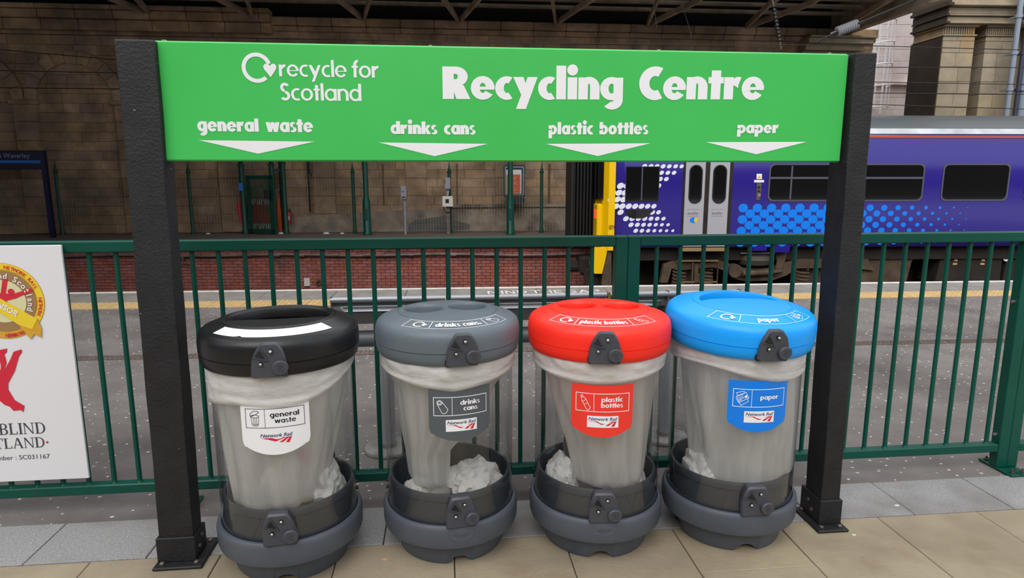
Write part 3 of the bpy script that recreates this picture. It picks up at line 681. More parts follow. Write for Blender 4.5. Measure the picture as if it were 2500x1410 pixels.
# ================================================================ THE RECYCLING SIGN
YS = 2.72
sg = thing('recycling_sign', 'large green recycling centre sign held between two black posts', 'sign', (0.3, 2.73, 0))
def L(px, py, Y=YS): q = at(px, py, Y); return (q.x - .3, q.z)
def post(x0, x1, y0, y1, top, lean, plate, br):
    b = MB(); n = 14; rings = []
    for k in range(n + 1):
        z = top * k / n; j = lambda: random.uniform(-.0022, .0022); d = lean * z
        rings.append([(x0 + d + j(), y0 + j(), z), (x1 + d + j(), y0 + j(), z), (x1 + d + j(), y1, z), (x0 + d + j(), y1, z)])
    b.loft(rings); o = b.build('post', M['post_black'], sg)
    m = o.modifiers.new('b', 'BEVEL'); m.width = .006; m.segments = 2; m.limit_method = 'ANGLE'
    q = MB(); q.box(*plate, 0, .014, .004).build('base_plate', M['post_black'], o)
    q = MB(); q.box(x0 - .008, x1 + .008, y0 - .008, y1 + .02, .014, br, .003).build('post_shoe', M['post_black'], o)
    for (bx, by) in ((plate[0] + .03, plate[2] + .03), (plate[1] - .03, plate[2] + .03), (plate[0] + .03, plate[3] - .03), (plate[1] - .03, plate[3] - .03)):
        MB().lathe([(0, .012), (.011, .012), (.011, .02), (.007, .024), (0, .025)], 10, bx, by).build('bolt', M['old_steel'], o, smooth=True)
    for z in (.06, .095):
        for (bx, s_) in ((x0 - .008, -1), (x1 + .008, 1)):
            MB().tube([(bx, (y0 + y1) / 2 + (z - .075) * .9, z), (bx + s_ * .007, (y0 + y1) / 2 + (z - .075) * .9, z)], .009, 8).build('bolt', M['old_steel'], o)
    return o
lx = lambda v: v - .3
ly = lambda v: v - 2.73
post(lx(-1.23), lx(-1.088), ly(2.69), ly(2.79), 2.136, .012, (lx(-1.245), lx(-1.045), ly(2.64), ly(2.87)), .125)
post(lx(1.738), lx(1.832), ly(2.69), ly(2.83), 2.14, -.011, (lx(1.70), lx(1.85), ly(2.63), ly(2.86)), .135)
z0, z1 = 1.692, 2.139
MB().box(lx(-1.09), lx(1.704), ly(2.72), ly(2.755), z0, z1, .006).build('sign_panel', M['sign_green'], sg, smooth=30)
white = lambda polys, name: MB().shape(polys, lambda u, v: (u, ly(2.7188), v)).build(name, M['white_vinyl'], sg)
def text(txt, s, xl, xr, yl, yr, xh_px, name='lettering', gap=.06, A=1.5):
    a = L(xl, yl); b = L(xr, yr); h = abs(L(xl, yl)[1] - L(xl, yl - xh_px)[1])
    white(fit(word(txt, s, gap, A), a[0], b[0], a[1], h, (b[1] - a[1]) / (b[0] - a[0])), name)
text('recycle', .265, 682, 847, 186, 188.5, 28.5, A=1.46)
text('for', .265, 861, 926, 189, 189.8, 28.5, A=1.46)
text('Scotland', .265, 685, 883, 244.5, 246.5, 29, A=1.46)
text('Recycling', .45, 1081, 1520, 241.6, 243.2, 55, gap=.025, A=1.52)
text('Centre', .45, 1559, 1863, 242.8, 242.6, 55, gap=.025)
text('general', .45, 483, 633, 320, 321.5, 24, gap=.03, A=1.35)
text('waste', .45, 650, 765, 322, 322.4, 24, gap=.02)
text('drinks', .45, 954, 1068, 326.6, 327.6, 22.5, gap=.025, A=1.38)
text('cans', .45, 1084, 1161, 327.8, 328.2, 22.5, gap=.03)
text('plastic', .45, 1339, 1448, 327.8, 328, 22, gap=.05, A=1.36)
text('bottles', .45, 1463, 1582, 327.8, 327.6, 22, gap=.05, A=1.36)
text('paper', .45, 1799, 1900, 325, 324.6, 20, gap=.05)
for tri in (((485, 342), (769, 345.5), (630.6, 374.9)), ((924.2, 347.5), (1191.5, 350.9), (1061, 381)), ((1332, 351), (1588.6, 349.5), (1459, 380.7)), ((1722.7, 346.8), (1970, 346), (1846.3, 376.3))):
    white([[L(*q) for q in tri]], 'arrow')
c0 = L(626.9, 165.4); rr = L(663.4, 165.4)[0] - c0[0]
white([[(c0[0] + u * rr, c0[1] + v * rr) for u, v in p_] for p_ in loop_symbol(.265)], 'recycling_symbol')
for px in (398, 1050, 1610, 2030): MB().tube([(L(px, 110)[0], ly(2.735), z1 - .002), (L(px, 110)[0], ly(2.735), z1 + .004)], .009, 8).build('screw_head', M['steel'], sg)

# ================================================================ FENCE
def fence(xa, xb, bars, label, side=None):
    t = thing('metal_railing', label, 'railing', (xa, 3.19, 0), group='green railings behind the bins')
    w = .062; Lr = xb - xa
    f = lambda x: x - xa
    for k, xp in enumerate((0, Lr - w)):
        o = MB().box(xp, xp + w, -.03, .03, .01, 1.34, .006).build('post', M['fence_green'], t, smooth=30)
        pl_ = (xp + .0015, xp + w - .0015, -.13, .1)
        MB().box(*pl_, 0, .011, .002).build('foot_plate', M['fence_green'], o)
        for by in (-.1, .075): MB().lathe([(0, .01), (.012, .01), (.012, .02), (.006, .021), (.006, .034), (0, .034)], 8, xp + w / 2, by).build('bolt', M['old_steel'], o)
        for bz in (.2, .96):
            MB().tube([(xp + w if k == 0 else xp, 0, bz), (xp + (w + .012 if k == 0 else -.012), 0, bz)], .009, 8).build('bolt', M['steel'], o)
    MB().box(w, Lr - w, -.027, .027, 1.287, 1.34, .005).build('top_rail', M['fence_green'], t, smooth=30)
    MB().box(w, Lr - w, -.027, .027, .102, .15, .005).build('bottom_rail', M['fence_green'], t, smooth=30)
    bmsh = None
    for x in bars:
        if bmsh is None:
            o = MB().lathe([(.0185, .148), (.012, .156), (.0115, .17), (.0115, 1.29)], 10).build('bar', M['fence_green'], t, smooth=True); bmsh = o.data
        else:
            o = bpy.data.objects.new('bar', bmsh); C.objects.link(o); o.parent = t
        o.location = (f(x), 0, 0)
    return t
fence(-1.318, .9065, [-1.178 + .1193 * k for k in range(17)][:17], 'green railing panel behind the black and grey bins')
fence(.9075, 3.132, [1.063 + .1219 * k for k in range(17)], 'green railing panel behind the red and blue bins and the right sign post')
fence(-3.55, -1.3195, [-3.4 + .1178 * k for k in range(17)], 'green railing panel carrying the white poster board')
fence(3.1335, 5.36, [3.29 + .1215 * k for k in range(17)], 'green railing panel starting at the right edge beyond the bolted post')

# ================================================================ CHARITY POSTER BOARD
pb = thing('poster_board', 'white charity poster board with red figures fixed to the green railing', 'poster board', (-1.72, 3.135, .203))
PX0 = -1.15
MB().box(PX0, 0, 0, .012, 0, 1.124, .002).build('board', M['poster_white'], pb)
def Q(px, py): q = at(px, py, 3.133); return (q.x + 1.72, q.z - .203)
def pr(polys, m, name, k=1): return MB().shape(polys, lambda u, v: (u, -.0012 * k, v)).build(name, m, pb)
bc = Q(8, 735); br_ = Q(109, 735)[0] - bc[0]
sc_ = br_
def bq(u, v): return (bc[0] + u * sc_, bc[1] + v * sc_)
def bp(polys, m, name, k): return pr([[bq(*q) for q in p_] for p_ in polys], m, name, k)
bp([ell(0, 0, 1.0, 1.0, n=48)], M['gold'], 'badge', 1)
bp(arc(0, 0, .99, .99, .16, -60, 120, None, 30), M['yellow_ribbon'], 'badge_rim', 2)
bp([ell(0, 0, .8, .8, n=40)], M['bronze'], 'badge_ring', 2)
bp([ell(0, 0, .56, .56, n=36)], M['badge_pale'], 'badge_centre', 3)
def arcword(txt, r, a0, a1, h, m, name, k, flip=False):
    n = len(txt); polys = []
    for i, chh in enumerate(txt):
        if chh == ' ': continue
        g_, w_ = sans(chh, .02); a = R(a0 + (a1 - a0) * (i + .5) / n)
        for p_ in g_:
            o = []
            for u, v in p_:
                u2 = (u - w_ / 2) * h; v2 = v * h * (-1 if flip else 1); u2 = -u2 if flip else u2
                o.append(((r + v2) * cos(a) + u2 * sin(a), (r + v2) * sin(a) - u2 * cos(a)))
            polys.append(o)
    bp(polys, m, name, k)
arcword('deafblind Scotland', .6, 172, -25, .15, M['white_vinyl'], 'badge_lettering', 4)
arcword('NETWORK RAIL', .86, 82, 20, .09, M['logo_red'], 'rim_lettering', 4)
arcword('NETWORK RAIL', .86, 5, -50, .09, M['logo_red'], 'rim_lettering', 4)
arcword('NETWORK RAIL', .95, 268, 300, .09, M['logo_red'], 'rim_lettering', 4, True)
arcword('NETWORK RAIL', .86, 140, 98, .09, M['logo_red'], 'rim_lettering', 4)
def figure(cx, cy, s, m, name, k, boards):
    P_ = [[(-.1, -.1), (.12, -.25), (.55, -.8), (.62, -1.0), (.48, -.98), (.3, -.9), (.05, -.62), (-.12, -.3)],
          [(-.1, -.1), (-.14, -.35), (-.5, -.9), (-.66, -.95), (-.6, -.75), (-.35, -.35)],
          [(-.14, -.3), (.12, -.25), (.2, .25), (.05, .3), (-.1, .2)],
          [(.05, .0), (.2, .25), (.42, .72), (.6, .9), (.62, 1.02), (.4, .98), (.28, .86), (.08, .3), (-.02, .1)],
          [(-.1, .2), (-.02, -.05), (-.3, .1), (-.75, .35), (-.8, .5), (-.6, .45), (-.3, .3)]]
    pr([[(cx + u * s, cy + v * s) for u, v in q] for q in P_], m, name, k)
f0 = bq(.13, .13)
pr([[(f0[0] + u * .55 * sc_, f0[1] + v * .45 * sc_) for u, v in q] for q in
    [[(-.1, -.1), (.1, -.9), (-.08, -1.0), (-.3, -.1)], [(-.25, .0), (-.9, -.75), (-.95, -.55), (-.35, .2)], [(-.35, -.3), (.15, -.2), (.1, .15), (-.35, .2)],
     [(-.3, .1), (-.12, 1.0), (.05, 1.05), (.1, .95), (-.08, .1)], [(0, .05), (1.1, .45), (1.15, .3), (.3, -.15), (0, -.2)]]], M['logo_red'], 'badge_figure', 4)
pr([ell(f0[0] + .1 * sc_, f0[1] + .12 * sc_, .08 * sc_, .08 * sc_, n=14)], M['logo_red'], 'badge_figure_head', 5)
bp([[(-1.15, .55), (-.85, .62), (.78, -.48), (.62, -.75), (.3, -.62)]], M['yellow_ribbon'], 'ribbon', 5)
bp([[(.3, -.62), (.78, -.48), (.85, -.72), (.82, -.98), (.66, -.88), (.55, -1.02)]], M['gold'], 'ribbon_tail', 4.4)
pw, ww = sans('GOLD SPONSOR', .025)
th = math.atan2(-1.06, 1.6); polys = []
for p_ in pw:
    polys.append([bq(-.98 + (u * .145) * cos(th) - v * .15 * sin(th), .43 + (u * .145) * sin(th) + v * .15 * cos(th)) for u, v in p_])
pr(polys, M['white_vinyl'], 'ribbon_lettering', 7)
# the large red figure (only its right half is in view), head, name and number
c1 = Q(-22, 925); sF = (Q(58, 925)[0] - c1[0])
figure(c1[0], c1[1], sF, M['logo_red'], 'logo_figure', 1, 0)
fig = [[(0, 853), (12, 868), (16, 885), (10, 905), (0, 912), (2, 895), (0, 872)],
       [(10, 905), (26, 875), (33, 858), (52, 852), (54, 858), (50, 864), (46, 870), (36, 905), (20, 935), (5, 940)],
       [(-10, 900), (10, 905), (20, 935), (20, 950), (36, 976), (60, 990), (57, 1005), (50, 1000), (33, 1002), (8, 975), (-10, 945)]]
pr([[Q(*q) for q in p_] for p_ in fig], M['logo_red'], 'logo_figure', 2)
SER = {'F': bar(.1, 0, .26, 1) + bar(.1, .94, .75, 1) + bar(.1, .5, .6, .56) + bar(.69, .78, .75, 1) + bar(0, 0, .4, .05) + bar(0, .95, .2, 1),
       'B': bar(.1, 0, .26, 1) + arc(.45, .75, .28, .25, .15, -90, 90, .06) + arc(.45, .26, .32, .26, .16, -90, 90, .06) + bar(.1, .94, .46, 1) + bar(.1, .48, .46, .54) + bar(0, 0, .46, .06),
       'L': bar(.1, 0, .26, 1) + bar(0, 0, .72, .06) + bar(.66, 0, .72, .25) + bar(0, .95, .4, 1),
       'I': bar(.1, 0, .26, 1) + bar(0, 0, .36, .05) + bar(0, .95, .36, 1),
       'N': bar(.08, 0, .14, 1) + bar(.78, 0, .84, 1) + quad((.02, 1), (.2, 1), (.86, 0), (.76, 0)) + bar(0, 0, .24, .05) + bar(.66, .95, .96, 1),
       'D': bar(.1, 0, .26, 1) + arc(.4, .5, .48, .5, .15, -90, 90, .06) + bar(0, 0, .42, .06) + bar(0, .94, .42, 1),
       'T': bar(.34, 0, .5, 1) + bar(0, .94, .84, 1) + bar(0, .74, .06, 1) + bar(.78, .74, .84, 1) + bar(.22, 0, .62, .05),
       'A': diag(.1, 0, .44, 1, .07) + diag(.82, 0, .48, 1, .17) + bar(.2, .3, .7, .36) + bar(-.02, 0, .22, .05) + bar(.66, 0, .98, .05),
       'E': bar(.1, 0, .26, 1) + bar(0, 0, .72, .06) + bar(.1, .94, .7, 1) + bar(.1, .48, .55, .54) + bar(.66, 0, .72, .25) + bar(.64, .78, .7, 1),
       'S': arc(.35, .74, .3, .27, .12, 20, 270, .08) + arc(.35, .27, .33, .28, .13, -160, 90, .08),
       'C': arc(.5, .5, .5, .52, .15, 45, 315, .07), 'O': arc(.5, .5, .5, .52, .16, 0, 360, .06)}
SW = {'F': .78, 'B': .8, 'L': .76, 'I': .36, 'N': .96, 'D': .9, 'T': .84, 'A': .98, 'E': .76, 'S': .7, 'C': .95, 'O': 1.0}
def serif(txt, xr, yb, ycap, kern=.07):
    a = Q(xr, yb); h = Q(xr, ycap)[1] - a[1]; tw = sum(SW[c] + kern for c in txt) - kern; x = a[0] - tw * h * .92; polys = []
    for c in txt:
        polys += [[(x + u * h * .92, a[1] + v * h) for u, v in p_] for p_ in SER[c]]; x += (SW[c] + kern) * h * .92
    pr(polys, M['text_grey'], 'lettering')
serif('DEAFBLIND', 112, 1057, 1030); serif('SCOTLAND', 110, 1091, 1066)
d_ = Q(115, 1079); pr([ell(d_[0], d_[1], .0055, .0055, n=12)], M['logo_red'], 'red_dot')
pw = sans('Charity Number : SC031167', .0); a = Q(122, 1118); h = Q(122, 1107)[1] - a[1]; wd = pw[1] * h * 1.05
pr(fit(pw, a[0] - wd, a[0], a[1], h), M['text_grey'], 'number_lettering')

# ================================================================ THE FOUR BINS
def cutter(outlines):
    """outlines: list of (polygon, z) from bottom to top"""
    b = MB(); b.loft([[(u, v, z) for u, v in pl_] for pl_, z in outlines]); return b
def offs(poly, k, c):
    return [(c[0] + (u - c[0]) * k, c[1] + (v - c[1]) * k) for u, v in poly]
def latch_parts(parent, R0, ac, z0, h, w, xf, lidless):
    """latch plate wrapped on the drum, with its two screws, key slot and round button"""
    out = [(-.44, 0), (-.5, .06), (-.49, .3), (-.46, .52), (-.38, .74), (-.24, .95), (-.17, 1.0), (.2, 1.0), (.29, .96), (.4, .78), (.47, .55), (.5, .3), (.5, .05), (.44, 0)]
    if lidless: out = [(-.46, 0), (-.5, .05), (-.5, .5), (-.46, .56), (-.47, .66), (-.34, .96), (-.26, 1.0), (.18, 1.0), (.26, .97), (.42, .66), (.47, .5), (.5, .3), (.5, .05), (.44, 0)]
    def P(u, v, d):
        a = ac + u * w / R0; r = R0 + d - (0 if lidless else max(0, v - .72) ** 1.5 * .10); return (r * sin(a), -r * cos(a), z0 + v * h)
    def wrap(pts, ds, ks, name, m, par, c=(0, .5)):
        b = MB(); b.loft([[P(c[0] + (u - c[0]) * k, c[1] + (v - c[1]) * k, d) for u, v in pts] for d, k in zip(ds, ks)]); return b.build(name, m, par, smooth=35, xf=xf)
    if not lidless: wrap(out, (-.02, .004), (1.07, 1.07), 'latch_surround', M['dark'], parent, (0, .42))
    o = wrap(out, (-.015, .018, .026), (1, 1, .9), 'latch', M['latch'], parent)
    wrap([(-.42, .6), (-.2, .9), (.0, .5)], (.02, .0275), (1, 1), 'key_slot_frame', M['hoop_grey'], o, (-.2, .66))
    wrap([(-.33, .65), (-.215, .82), (-.08, .58)], (.022, .0285), (1, 1), 'key_slot', M['dark'], o, (-.2, .66))
    for (u, v) in ((.07, .78), (-.2, .42)):
        wrap(ell(u, v, .062, .062 * w / h, n=14), (.02, .0275), (1, 1), 'screw_recess', M['dark'], o, (u, v))
        wrap(ell(u, v, .043, .043 * w / h, n=12), (.02, .031, .033), (1, 1, .6), 'screw', M['steel'], o, (u, v))
    cb_ = (.3, .31)
    wrap(ell(cb_[0], cb_[1], .215, .215 * w / h, n=24), (.01, .036, .039), (1, 1, .9), 'lock_button', M['latch'], o, cb_)
    g_ = []
    for (x0, y0, x1, y1) in ((-.09, -.05, .01, .1), (-.03, -.09, .09, .08), (-.1, .05, -.03, .12), (.03, -.12, .1, -.04), (-.05, -.02, .05, .05)):
        g_ += line([(cb_[0] + x0, cb_[1] + y0), (cb_[0] + x1, cb_[1] + y1)], .014)
    MB().shape(g_, lambda u, v: P(u, v, .0395)).build('button_mark', M['hoop_grey'], o, xf=xf)
    return o
ICON = {
 'general': line([(.2, .6), (.28, .12), (.36, .05), (.66, .05), (.74, .12), (.78, .6)], .03) + line(ell(.5, .66, .3, .09), .03, True) + line([(.14, .7), (.2, .64), (.55, .76), (.82, .92), (.78, .97), (.45, 1.0), (.2, .86), (.14, .7)], .03) + line([(.38, .55), (.41, .12)], .025) + line([(.5, .55), (.51, .1)], .025) + line([(.63, .56), (.61, .12)], .025) + line([(.27, .2), (.4, .13), (.62, .13), (.75, .2)], .025),
 'drinks': line(ell(.26, .78, .2, .15), .04, True) + line(ell(.26, .78, .13, .08), .035, True) + line([(.07, .72), (.42, .12), (.55, .04), (.75, .1), (.88, .25), (.9, .34), (.46, .84)], .04),
 'plastic': line([(.18, .93), (.3, 1.0), (.36, .9), (.6, .72), (.74, .48), (.84, .3), (.95, .18), (.9, .08), (.78, .0), (.68, .04), (.6, .12), (.42, .4), (.28, .6), (.24, .8), (.18, .93)], .038) + line(ell(.27, .92, .07, .07, n=10), .04, True) + line([(.3, .6), (.42, .56), (.56, .7)], .03) + line([(.48, .4), (.62, .4), (.7, .5)], .03),
 'paper': line([(.05, .62), (.75, .92), (1.0, .55), (.3, .2), (.05, .62)], .04) + line([(.12, .72), (.03, .85), (.6, 1.0), (.68, .9)], .036) + line([(.3, .18), (.2, .22), (.02, .5)], .036) + line([(.32, .17), (.42, .0), (.98, .3), (.9, .45)], .036) + [[(.66, .68), (.82, .74), (.9, .58), (.74, .52)]] + line([(.15, .62), (.6, .8)], .03) + line([(.2, .52), (.55, .66)], .035) + line([(.27, .42), (.44, .49)], .05) + line([(.5, .51), (.66, .57)], .05) + line([(.3, .33), (.45, .39)], .05)}
BAGDEF = {
 0: [(905, 532, 850), (960, 536, 843), (1060, 556, 822), (1150, 572, 800), (1210, 584, 786), (1245, 600, 770)],
 1: [(905, 952, 1235), (930, 966, 1212), (1000, 976, 1180), (1090, 992, 1100), (1150, 1000, 1098), (1200, 1008, 1117)],
 2: [(905, 1335, 1592), (960, 1348, 1585), (1073, 1384, 1572), (1130, 1396, 1566), (1160, 1402, 1562), (1205, 1413, 1552)],
 3: [(890, 1672, 1958), (950, 1680, 1952), (1037, 1692, 1944), (1100, 1694, 1936), (1150, 1698, 1928), (1200, 1716, 1905)]}
BINS = [
 dict(c=(-.687, 2.745), lr=.317, lid='lid_black', la=5.6, sa=5.5, l2=4.7, key='general', st='white_vinyl', tx='black_print', words=('general', 'waste'), lab='tall clear recycling bin with a black lid for general waste'),
 dict(c=(.008, 2.803), lr=.311, lid='lid_grey', la=9.8, sa=9.3, l2=8.2, key='drinks', st='grey_vinyl', tx='white_vinyl', words=('drinks', 'cans'), lab='tall clear recycling bin with a grey lid for drinks cans'),
 dict(c=(.674, 2.777), lr=.313, lid='lid_red', la=-9.0, sa=-9.0, l2=-5.7, key='plastic', st='red_vinyl', tx='white_vinyl', words=('plastic', 'bottles'), lab='tall clear recycling bin with a red lid for plastic bottles'),
 dict(c=(1.31, 2.767), lr=.322, lid='lid_blue', la=0.2, sa=-3.0, l2=-1.7, key='paper', st='blue_vinyl', tx='white_vinyl', words=('paper',), lab='tall clear recycling bin with a blue lid for paper')]
for bi, B in enumerate(BINS):
    cx, cy = B['c']; t = thing('recycling_bin', B['lab'], 'bin', (cx, cy, 0), group='four recycling bins under the green sign')
    # foot with arched notches
    b = MB(); nA = 180; rings = []
    prof = [(.232, 0), (.238, .012), (.25, .075), (.262, .115)]
    def notch(a):       # raised underside at four places
        d = min(abs(((a - R(B['l2']) + PI / 2 + PI) - k * PI / 2 + PI) % (2 * PI) - PI) for k in range(4))
        return (1 - (d / R(13)) ** 2.5) * .03 if d < R(13) else 0.0
    for r, z in prof:
        ring = []
        for k in range(nA):
            a = 2 * PI * k / nA; nz = notch(a)
            ring.append(((r - nz * .35) * cos(a), (r - nz * .35) * sin(a), max(z, nz) if z < .05 else z))
        rings.append(ring)
    b.loft(rings, False, True); b.build('foot', M['bin_grey'], t, smooth=40)
    b = MB(); b.lathe([(.25, .1), (.282, .098), (.297, .108), (.302, .125), (.303, .185), (.300, .2), (.294, .208), (.284, .209), (.283, .2), (.27, .195), (0.001, .195)], 72)
    base = b.build('base_band', M['bin_grey'], t, smooth=35)
    # moulded name panel on the front of the band
    if bi in (1, 2):
        pan = [(-.5, 1), (-.38, .15), (-.3, 0), (.3, 0), (.38, .15), (.5, 1)]
        def PB(u, v, d, w=.11, h=.036): a = R(B['l2']) + u * w / .3; return ((.3035 + d) * sin(a), -(.3035 + d) * cos(a), .15 + v * h)
        b = MB(); b.loft([[PB(u, v, d) for u, v in pan] for d in (-.004, .001)]); b.build('name_panel', M['bin_grey'], base, smooth=30)
        b = MB(); b.shape(fit(sans('TOPSY', .01), -.3, .3, .42, .28), lambda u, v: PB(u, v, .0016)); b.build('moulded_name', M['bin_grey'], base)
    # inner hoop standing inside the clear drum
    MB().lathe([(.268, .2), (.269, .3), (.274, .305), (.274, .322), (.268, .335), (.258, .335), (.252, .32), (.25, .2)], 72).build('inner_hoop', M['hoop_grey'], t, smooth=35)
    MB().lathe([(.279, .205), (.281, .212), (.281, .905)], 96).build('clear_drum', M['tube'], t, smooth=True)
    for k in range(2):      # side rivets
        a = R(B['l2'] + (95 if k else -95)); MB().tube([(.27 * sin(a), -.27 * cos(a), .26), (.288 * sin(a), -.288 * cos(a), .26)], .008, 8).build('rivet', M['dark'], t)
        MB().tube([(.27 * sin(a), -.27 * cos(a), .29), (.287 * sin(a), -.287 * cos(a), .29)], .006, 8).build('rivet', M['dark'], t)
    # lid
    tilt = Matrix.Identity(4)
    if bi == 3: tilt = Matrix.Translation((0, -.3, .9)) @ Matrix.Rotation(R(3.6), 4, 'X') @ Matrix.Rotation(R(1.3), 4, 'Y') @ Matrix.Translation((0, .3, -.9))
    lr = B['lr']
    prof = [(lr - .03, .895), (lr - .014, .895), (lr - .006, .905), (lr - .002, .925), (lr - .0005, .944), (lr - .0035, .9455), (lr - .0035, .9475), (lr + .0005, .949), (lr + .001, .985), (lr - .002, 1.01), (lr - .009, 1.026), (lr - .022, 1.037), (lr - .035, 1.041),
            (.225, 1.0605), (.215, 1.062), (.2135, 1.0595), (.211, 1.0595), (.2095, 1.0625), (.15, 1.0645), (.08, 1.0655), (.0, 1.066), (.0, 1.03), (.2, 1.02), (lr - .035, .99), (lr - .03, .96)]
    if bi == 0: prof[13:21] = [(.235, 1.0605), (.228, 1.064), (.2265, 1.061), (.224, 1.061), (.2225, 1.064), (.212, 1.066), (.2, 1.056), (.0, 1.054)]
    b = MB(); b.lathe(prof, 96, closed=True)
    lid = b.build('lid', M[B['lid']], t, merge=True)
    cuts = []
    ca = R(B['la'])
    rotp = lambda poly: [(u * cos(ca) - v * sin(ca), u * sin(ca) + v * cos(ca)) for u, v in poly]
    if bi == 0:
        for_d = [(.194 * cos(R(a)), .19 * sin(R(a)) - .004) for a in range(-3, 184, 6)]
        cuts.append([(rotp(offs(for_d, .97, (0, .07))), .90), (rotp(offs(for_d, 1, (0, .07))), 1.04), (rotp(offs(for_d, 1.04, (0, .07))), 1.058), (rotp(offs(for_d, 1.09, (0, .07))), 1.08)])
    elif bi in (1, 2):
        for s_ in (-1, 1):
            c_ = (s_ * .097, .048); e_ = [(c_[0] + .080 * cos(2 * PI * k / 28), c_[1] + .084 * sin(2 * PI * k / 28)) for k in range(28)]
            cuts.append([(rotp(offs(e_, .95, c_)), .98), (rotp(offs(e_, 1.0, c_)), 1.05), (rotp(offs(e_, 1.03, c_)), 1.058), (rotp(offs(e_, 1.09, c_)), 1.0635), (rotp(offs(e_, 1.14, c_)), 1.0665), (rotp(offs(e_, 1.3, c_)), 1.075)])
    else:
        o_ = [(.178 * cos(R(a)), .16 * sin(R(a))) for a in range(4, 178, 6)]; i_ = [(.174 * cos(R(a)), .0 + .045 * sin(R(a))) for a in range(176, 3, -6)]
        cr = o_ + i_
        cuts.append([(rotp(cr), .98), (rotp(cr), 1.045), (rotp([(u * 1.02, v * 1.03) for u, v in cr]), 1.062), (rotp([(u * 1.05, v * 1.07) for u, v in cr]), 1.085)])
    for cpoly in cuts:
        co = cutter(cpoly).build('cut', M[B['lid']], None, merge=True)
        m = lid.modifiers.new('cut', 'BOOLEAN'); m.operation = 'DIFFERENCE'; m.object = co; m.solver = 'EXACT'
        co.parent = t
        dg = bpy.context.evaluated_depsgraph_get(); nm = bpy.data.meshes.new_from_object(lid.evaluated_get(dg))
        lid.modifiers.clear(); old = lid.data; lid.data = nm; bpy.data.objects.remove(co)
    lid.data.transform(tilt); lid.data.name = 'lid'
    lid.data.polygons.foreach_set('use_smooth', [True] * len(lid.data.polygons)); lid.data.set_sharp_from_angle(angle=R(38))
    tag(lid, {0: 'black lid with a half-round opening', 1: 'grey lid with two round openings', 2: 'red lid with two round openings', 3: 'blue lid with a curved slot'}[bi], None)
    # sloping label on the lid
    ra, za, rb_, zb_ = lr - .036, 1.0412, .232, 1.0602
    if bi == 0: rb_ = .238
    def LB(u, v, d=0):       # u -1..1 along the arc, v 0 outer .. 1 inner
        a = ca + u * R(49 + 3 * (1 - v)); r = ra + (rb_ - ra) * v; z = za + (zb_ - za) * v + .0016 + d; return (r * sin(a), -r * cos(a), z)
    if bi == 0:
        b = MB()
        for k in range(40):
            u0, u1 = -1 + k / 20, -1 + (k + 1) / 20
            e = lambda u: .0 if not (-.5 < u < -.44) else .12
            b.add([LB(u0, e(u0)), LB(u1, e(u1)), LB(u1, 1), LB(u0, 1)], [(0, 1, 2, 3)])
        b.build('lid_label', M['white_vinyl'], lid, xf=tilt)
        MB().shape(line([(-.52, .02), (-.48, .1), (-.44, .08)], .02), lambda u, v: LB(u, v, .0005)).build('torn_corner', M['dark'], lid, xf=tilt)
    else:
        ink = M['white_vinyl']
        edge = line([(-1, 0), (1, 0)], .035, sub=40) + line([(1, 1), (-1, 1)], .035, sub=40) + line([(-1, 0), (-1, 1)], .012) + line([(1, 0), (1, 1)], .012) + line([(-.5, .08), (-.5, .92)], .014) + line([(.5, .08), (.5, .92)], .012)
        b = MB(); b.shape(edge, lambda u, v: LB(u, v)); b.build('label_outline', ink, lid, xf=tilt)
        txt = {1: 'drinks cans.', 2: 'plastic bottles', 3: 'paper'}[bi]; wv = {1: .42, 2: .43, 3: .2}[bi]
        b = MB(); b.shape(fit(word(txt, .42, .05, 1.38), -wv, wv, .28, .36), lambda u, v: LB(u, v)); b.build('label_lettering', ink, lid, xf=tilt)
        b = MB(); b.shape([[(-.73 + u * .115, .5 + v * .36) for u, v in p_] for p_ in loop_symbol(.27)], lambda u, v: LB(u, v)); b.build('recycling_symbol', ink, lid, xf=tilt)
        b = MB(); b.shape([[(.58 + u * .3, .12 + v * .76) for u, v in p_] for p_ in ICON[B['key']]], lambda u, v: LB(u, v)); b.build('label_icon', ink, lid, xf=tilt)
    latch_parts(t, lr - .006, ca, .898, .132, .125, tilt, False)
    latch_parts(t, .290, R(B['l2']), .205, .137, .125, None, True)
    # sticker on the drum
    sa = R(B['sa']); RS = .2825; hw = R(26.5)
    def SP(u, v, d=0): a = sa + (u - .5) * 2 * hw; return ((RS + d) * sin(a), -(RS + d) * cos(a), .799 - .224 * v)
    def vb(u):
        e = min(u, 1 - u); return .80 + .2 * (1 - ((u - .5) / .5) ** 2) ** .9 if e > .06 else .80 - .06 + .12 * math.sqrt(max(0, 1 - ((.06 - e) / .06) ** 2)) - (.0 if e > 0 else 0)
    b = MB(); n = 48
    for k in range(n):
        u0, u1 = k / n, (k + 1) / n; v0, v1 = vb(u0), vb(u1)
        b.add([SP(u0, 0), SP(u0, v0), SP(u1, v1), SP(u1, 0)], [(0, 1, 2, 3)])
    st = b.build('sticker', M[B['st']], t, smooth=True); ink = M[B['tx']]
    tag(st, {0: 'white general waste sticker', 1: 'dark grey drinks cans sticker', 2: 'red plastic bottles sticker', 3: 'blue paper sticker'}[bi], None)
    lw = .009 if bi == 0 else .013
    fr_ = line([(.08, .165), (.925, .165)], lw, sub=24) + line([(.08, .505), (.925, .505)], lw, sub=24) + line([(.08, .165), (.08, .505)], lw * .8) + line([(.925, .165), (.925, .505)], lw * .8) + line([(.365, .165), (.365, .505)], lw * .6)
    MB().shape(fr_, lambda u, v: SP(u, v, .0006)).build('sticker_frame', ink, st)
    wt = .32 if bi == 0 else .38
    wsz = {'general': (.44, .85), 'waste': (.5, .8), 'drinks': (.49, .81), 'cans': (.54, .77), 'plastic': (.48, .82), 'bottles': (.475, .825), 'paper': (.5, .81)}
